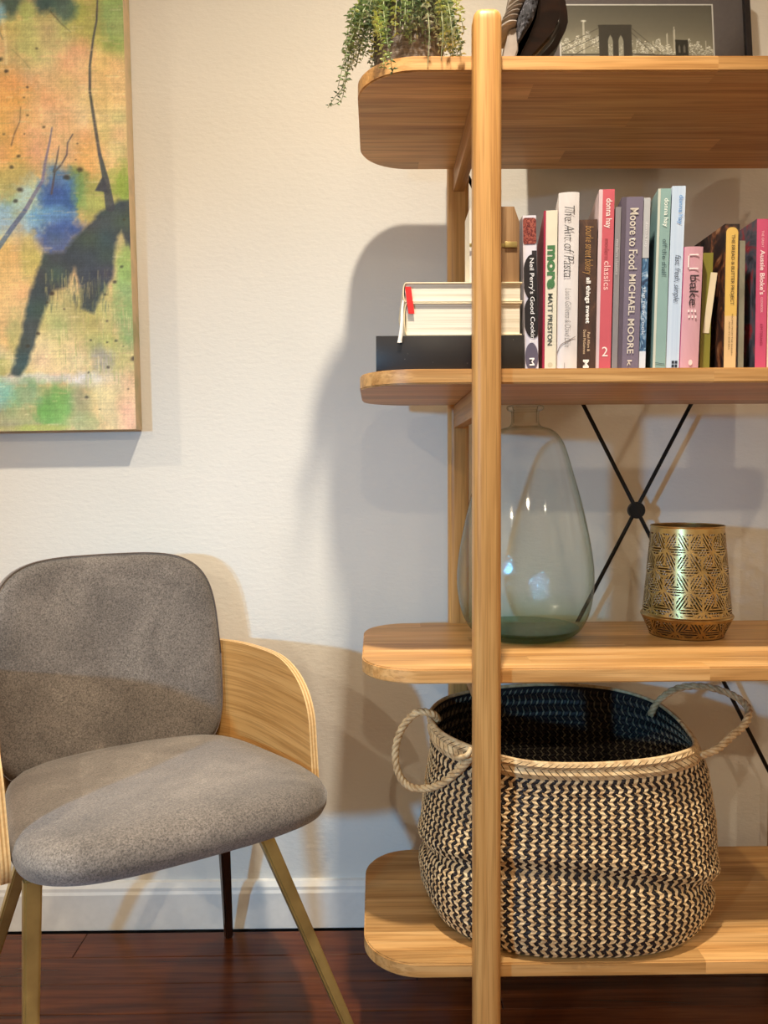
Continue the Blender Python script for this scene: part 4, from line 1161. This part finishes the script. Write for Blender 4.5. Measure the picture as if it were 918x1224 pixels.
for xc in (99, 120):
    pc.poly([(xc - 5, 112), (xc - 5, 76), (xc - 3, 68), (xc, 62), (xc + 3, 68), (xc + 5, 76), (xc + 5, 112)], (160, 156, 138), 1.0, 1.0)
    for _ in range(40): pc.a[int(rq.integers(82, 108)), int(rq.integers(xc - 4, xc + 4))] = (236, 232, 214)
pc.poly([(229, 73), (255, 73), (255, 106), (229, 106)], (58, 56, 50), 1.0, 1.0)
for xc in (237, 247): pc.poly([(xc - 2, 100), (xc - 2, 88), (xc, 83), (xc + 2, 88), (xc + 2, 100)], (120, 116, 104), 1.0, 1.0)
grid_obj('photo_print', pc, PWd, PHt, m_vcol('photo_print', 0.35, 0.0), frame, (PWd / 2, -0.0031, pz0))
def m_pane():
    t = NT('picture_glass'); fr = t.n('ShaderNodeFresnel'); fr.inputs['IOR'].default_value = 1.45
    tr = t.n('ShaderNodeBsdfTransparent'); gl = t.n('ShaderNodeBsdfGlossy'); gl.inputs['Roughness'].default_value = 0.02
    mx = t.n('ShaderNodeMixShader'); t.l(fr.outputs[0], mx.inputs[0]); t.l(tr.outputs[0], mx.inputs[1]); t.l(gl.outputs[0], mx.inputs[2]); t.l(mx.outputs[0], t.out.inputs[0]); return t.m
M_PANE = m_pane()
mesh_obj('glass_pane', [(-FW / 2 + fw, -0.0085, fw), (FW / 2 - fw, -0.0085, fw), (FW / 2 - fw, -0.0085, FH - fw), (-FW / 2 + fw, -0.0085, FH - fw)], [(0, 1, 2, 3)], M_PANE, frame, smooth=False)

# ------------------------------------------------------------------ top shelf: dark carved horn ornament
M_HORN = NT('polished_dark_horn')
_v = M_HORN.coord((18, 18, 50)); _f = M_HORN.noise(_v, 1.0, 3, 0.5, 0.8)
M_HORN.bsdf(M_HORN.ramp(_f, [(0.35, L(12, 9, 9)), (0.7, L(34, 20, 14))]), 0.16, 0, None, 0.6)
M_ROUGH = NT('rough_hide')
_n = M_ROUGH.noise(M_ROUGH.coord((1, 1, 0.35)), 160, 4, 0.7, 1.5)
M_ROUGH.bsdf(M_ROUGH.ramp(_n, [(0.42, L(16, 14, 18)), (0.56, L(48, 46, 54)), (0.66, L(130, 126, 134))]), 0.6, 0, M_ROUGH.bump(_n, 0.9, 0.004), 0.4)
M_GREYH = m_plain('weathered_grey', L(142, 132, 124), 0.7, var=0.18, scale=50, bump=0.2)
HX, HY = 0.245, -0.385
horn = thing('horn_ornament', 'dark polished horn ornament with ridged grey flank beside the framed photograph', 'ornament', (HX, HY, Z1))
def hp(x, z): return (x - HX, z - Z1)
body = [(0.2060, 1.6254), (0.2460, 1.6254), (0.2740, 1.655), (0.2960, 1.678), (0.3090, 1.702), (0.3130, 1.716), (0.3120, 1.732), (0.3080, 1.752), (0.2930, 1.784), (0.2680, 1.806), (0.2440, 1.812), (0.2480, 1.780), (0.2470, 1.750), (0.2420, 1.718), (0.2310, 1.690), (0.2180, 1.664), (0.2060, 1.640)]
bm = bmesh.new(); prism_bm(bm, [hp(x, z) for x, z in body], -0.036, 0.036, lambda a, c_, h_: (a, h_, c_))
bmesh.ops.recalc_face_normals(bm, faces=bm.faces)
ed = [e for e in bm.edges if abs(e.verts[0].co.y - e.verts[1].co.y) < 1e-6]
bmesh.ops.bevel(bm, geom=ed, offset=0.017, segments=5, affect='EDGES')
bm_obj('horn_body', bm, M_HORN.m, horn, sharp=60)
def ribbon_solid(name, left, right, y0, y1, mat, nseg=28, wav=0.0, rough_amp=0.0, seed=1):
    Lp = catmull([(x - HX, 0, z - Z1) for x, z in left], 8); Rp = catmull([(x - HX, 0, z - Z1) for x, z in right], 8)
    m = min(len(Lp), len(Rp)); V = []; Fc = []; nw = 10; rs = random.Random(seed)
    for i in range(m):
        for k in range(nw + 1):
            f = k / nw; p = Lp[i].lerp(Rp[i], f)
            y = y0 + (y1 - y0) * f - 0.008 * math.sin(PI * f) + wav * math.sin(i * 1.15 + f * 1.2) + rough_amp * rs.uniform(-1, 1)
            V.append((p.x, y, p.z))
    N = len(V)
    V += [(x, max(y, 0) * 0 + 0.024, z) for x, y, z in V]
    W = nw + 1
    for i in range(m - 1):
        for k in range(nw):
            a = i * W + k; Fc.append((a, a + 1, a + W + 1, a + W)); Fc.append((N + a, N + a + W, N + a + W + 1, N + a + 1))
    edge = [i * W for i in range(m)] + [(m - 1) * W + k for k in range(1, W)] + [i * W + nw for i in range(m - 2, -1, -1)] + [k for k in range(nw - 1, 0, -1)]
    for a, b in zip(edge, edge[1:] + edge[:1]): Fc.append((a, b, N + b, N + a))
    o = mesh_obj(name, V, Fc, mat, horn)
    bm = bmesh.new(); bm.from_mesh(o.data); bmesh.ops.recalc_face_normals(bm, faces=bm.faces); bm.to_mesh(o.data); bm.free()
    return o
ribbon_solid('rough_strip', [(0.2270, 1.676), (0.2260, 1.694), (0.2275, 1.712), (0.2370, 1.732), (0.2430, 1.750), (0.2420, 1.790)], [(0.2300, 1.672), (0.2440, 1.694), (0.2540, 1.712), (0.2590, 1.732), (0.2620, 1.750), (0.2600, 1.795)], -0.040, -0.046, M_ROUGH.m, rough_amp=0.0016, seed=2)
ribbon_solid('ridged_flank', [(0.2015, 1.694), (0.2035, 1.708), (0.2065, 1.716), (0.2120, 1.726), (0.2165, 1.742), (0.2230, 1.775)], [(0.2255, 1.699), (0.2280, 1.712), (0.2320, 1.724), (0.2385, 1.736), (0.2440, 1.750), (0.2430, 1.785)], -0.032, -0.042, M_GREYH, wav=0.0034)
bm = bmesh.new(); prism_bm(bm, [hp(x, z) for x, z in [(0.2010, 1.6254), (0.2170, 1.6254), (0.2300, 1.664), (0.2290, 1.698), (0.2150, 1.694), (0.2085, 1.665)]], -0.039, 0.02, lambda a, c_, h_: (a, h_, c_))
bmesh.ops.recalc_face_normals(bm, faces=bm.faces)
bmesh.ops.bevel(bm, geom=bm.edges[:], offset=0.002, segments=2, affect='EDGES')
bm_obj('grey_foot', bm, M_GREYH, horn)

# ------------------------------------------------------------------ top shelf: trailing plant
PXc, PYc = 0.058, -0.368
plant = thing('potted_plant', 'trailing string plant with tiny green leaves in a ribbed grey pot', 'plant', (PXc, PYc, Z1))
M_POT = NT('ribbed_grey_pot')
_f = M_POT.noise(M_POT.coord((30, 30, 260)), 1.0, 3, 0.6)
M_POT.bsdf(M_POT.ramp(_f, [(0.35, L(96, 88, 84)), (0.65, L(150, 140, 132))]), 0.8, 0, M_POT.bump(_f, 0.6, 0.003), 0.2)
V = []; Fc = []; n = 84
pp = [(0.040, 0.0), (0.0525, 0.0), (0.055, 0.004), (0.0565, 0.06), (0.057, 0.120), (0.055, 0.124), (0.051, 0.122), (0.050, 0.105)]
for i, (r, z) in enumerate(pp):
    for k in range(n):
        rr2 = r * (1 + (0.022 if 2 <= i <= 4 else 0) * (1 if k % 4 < 2 else -0.6)); a = 2 * PI * k / n
        V.append((rr2 * math.cos(a), rr2 * math.sin(a), z))
for i in range(len(pp) - 1):
    for k in range(n):
        k2 = (k + 1) % n; Fc.append((i * n + k, i * n + k2, (i + 1) * n + k2, (i + 1) * n + k))
Fc.append(tuple(range(n))[::-1])
mesh_obj('pot', V, Fc, M_POT.m, plant)
lathe('soil', [(0, 0.108), (0.0495, 0.106)], m_plain('soil', L(50, 38, 30), 0.95, bump=0.6, scale=120), plant, 40)
def m_leaf(name, a, b, c):
    t = NT(name); f = t.noise(t.coord((1, 1, 1)), 55, 2)
    t.bsdf(t.ramp(f, [(0.3, a), (0.5, b), (0.7, c)]), 0.5, 0, None, 0.35); return t.m
LEAVES = [m_leaf('leaf_green', L(108, 138, 98), L(148, 174, 126), L(182, 202, 154)), m_leaf('leaf_pale', L(170, 186, 164), L(198, 210, 190), L(220, 228, 210)), m_leaf('leaf_lime', L(166, 182, 102), L(196, 206, 130), L(216, 222, 160)), m_leaf('leaf_deep', L(78, 104, 86), L(104, 132, 110), L(132, 156, 130))]
M_STEM = m_plain('stem', L(134, 142, 104), 0.6)
rp_ = random.Random(21)
def leaf_geo(V, Fc, p, d, up, ln, wd):
    d = d.normalized(); s = d.cross(up)
    s = s.normalized() if s.length > 1e-4 else Vector((1, 0, 0))
    u = s.cross(d); b = len(V)
    V += [p, p + d * ln * 0.45 + s * wd + u * ln * 0.10, p + d * ln * 0.5 + u * ln * 0.02 - u * wd * 0.5, p + d * ln * 0.45 - s * wd + u * ln * 0.10, p + d * ln - u * ln * 0.05, p + d * ln * 0.5 + u * wd * 0.9]
    Fc += [(b, b + 1, b + 5), (b, b + 5, b + 3), (b + 1, b + 4, b + 5), (b + 5, b + 4, b + 3), (b, b + 2, b + 1), (b, b + 3, b + 2), (b + 1, b + 2, b + 4), (b + 2, b + 3, b + 4)]
def trailing(path, leafy=(0.0, 1.0), dens=0.0042, lsize=0.0125, mat=0, r=0.0010):
    path = [Vector(p) - Vector((PXc, PYc, Z1)) for p in path]
    pts = catmull(path, 8)
    st_ = tube('trailing_stem', pts, lambda f: r * (1 - 0.5 * f), M_STEM, plant, 5)
    V = []; Fc = []; acc = 0; k = 0; tot = sum((b - a).length for a, b in zip(pts, pts[1:])); run = 0
    for a, b in zip(pts, pts[1:]):
        ln = (b - a).length; t = (b - a).normalized(); run += ln
        acc += ln
        while acc > dens:
            acc -= dens; f = run / tot
            if leafy[0] <= f <= leafy[1]:
                ang = k * 2.4 + rp_.uniform(-0.5, 0.5); k += 1
                side = Vector((math.cos(ang), math.sin(ang), 0)); d = (side - t * side.dot(t) * 0.6 + t * 0.35 + Vector((0, 0, 0.25)))
                s_ = lsize * rp_.uniform(0.75, 1.2) * (1 - 0.35 * f)
                leaf_geo(V, Fc, a.lerp(b, rp_.random()), d, Vector((0, 0, 1)), s_, s_ * 0.22)
    if V:
        lo = mesh_obj('foliage', V, Fc, LEAVES[mat], st_, smooth=False); stuff(lo)
def pot_rim(a, r=0.045): return (PXc + r * math.cos(a), PYc + r * math.sin(a), Z1 + 0.118)
# long strands over the left end of the shelf
trailing([pot_rim(3.3), (-0.005, -0.385, 1.775), (-0.030, -0.395, 1.735), (-0.042, -0.40, 1.68), (-0.058, -0.40, 1.615)], (0.1, 1), mat=0)
trailing([pot_rim(3.0), (-0.002, -0.37, 1.785), (-0.026, -0.37, 1.745), (-0.040, -0.37, 1.69), (-0.046, -0.37, 1.64), (-0.066, -0.37, 1.612), (-0.076, -0.37, 1.597)], (0.1, 1), dens=0.0048, mat=3)
trailing([pot_rim(3.5), (0.002, -0.40, 1.77), (-0.018, -0.405, 1.725), (-0.042, -0.41, 1.67), (-0.046, -0.41, 1.62), (-0.052, -0.41, 1.592), (-0.070, -0.41, 1.582)], (0.1, 1), dens=0.005, mat=0)
trailing([pot_rim(2.7), (0.0, -0.35, 1.76), (-0.024, -0.345, 1.71), (-0.048, -0.34, 1.66), (-0.056, -0.34, 1.632)], (0.1, 1), mat=2)
trailing([pot_rim(3.1), (-0.004, -0.375, 1.765), (-0.028, -0.38, 1.72), (-0.038, -0.38, 1.66)], (0.1, 1), mat=1)
trailing([pot_rim(3.8), (0.012, -0.43, 1.76), (0.006, -0.450, 1.70), (0.010, -0.498, 1.650), (0.016, -0.504, 1.592)], (0.05, 1), dens=0.0028, lsize=0.014, mat=2)
trailing([pot_rim(4.0), (0.020, -0.44, 1.765), (0.016, -0.470, 1.70), (0.020, -0.504, 1.640), (0.028, -0.506, 1.588)], (0.05, 1), dens=0.0028, lsize=0.014, mat=0)
# over the front edge
trailing([pot_rim(4.5), (0.066, -0.45, 1.77), (0.078, -0.480, 1.71), (0.083, -0.504, 1.65), (0.080, -0.506, 1.592)], (0.0, 0.75), dens=0.0036, mat=1)
trailing([pot_rim(4.7), (0.090, -0.455, 1.765), (0.100, -0.485, 1.70), (0.103, -0.505, 1.655), (0.100, -0.506, 1.604)], (0.0, 0.72), dens=0.0036, mat=2)
trailing([pot_rim(4.9), (0.100, -0.45, 1.770), (0.112, -0.485, 1.70), (0.115, -0.505, 1.66), (0.118, -0.506, 1.622)], (0.0, 0.8), dens=0.0034, mat=0)
trailing([pot_rim(5.1), (0.112, -0.45, 1.765), (0.126, -0.475, 1.71), (0.130, -0.505, 1.668), (0.134, -0.506, 1.645)], (0.0, 1), dens=0.0032, mat=2)
for k in range(120):
    a = rp_.uniform(PI * 0.75, PI * 2.25); q = rp_.uniform(0.060, 0.112)
    dx, dy = math.cos(a), math.sin(a)
    if dy > 0.25: q *= 0.6
    L_ = rp_.uniform(0.03, 0.100) * (0.55 if 4.05 < a < 4.45 else 1)
    x1, y1 = PXc + dx * q, PYc + dy * q
    if x1 > 0.150: x1 = rp_.uniform(0.128, 0.150)
    p = [pot_rim(a, 0.04), (PXc + dx * 0.058, PYc + dy * 0.058, Z1 + rp_.uniform(0.125, 0.150)), (x1 - dx * 0.012, y1 - dy * 0.012, Z1 + 0.128 - 0.4 * L_), (x1, y1, Z1 + 0.128 - L_)]
    trailing(p, (0.0, 1), dens=rp_.choice((0.0034, 0.0042)), lsize=0.0140, mat=rp_.choice((0, 0, 1, 2, 3)))
for k in range(60):
    a = rp_.uniform(0, 2 * PI); q = rp_.uniform(0.0, 0.05)
    trailing([(PXc + q * 0.6 * math.cos(a), PYc + q * 0.6 * math.sin(a), Z1 + 0.112), (PXc + q * math.cos(a), PYc + q * math.sin(a), Z1 + 0.145), (PXc + (q + 0.025) * math.cos(a), PYc + (q + 0.025) * math.sin(a), Z1 + rp_.uniform(0.135, 0.165))], (0.1, 1), dens=0.004, lsize=0.0130, mat=rp_.choice((0, 1, 2, 3)))
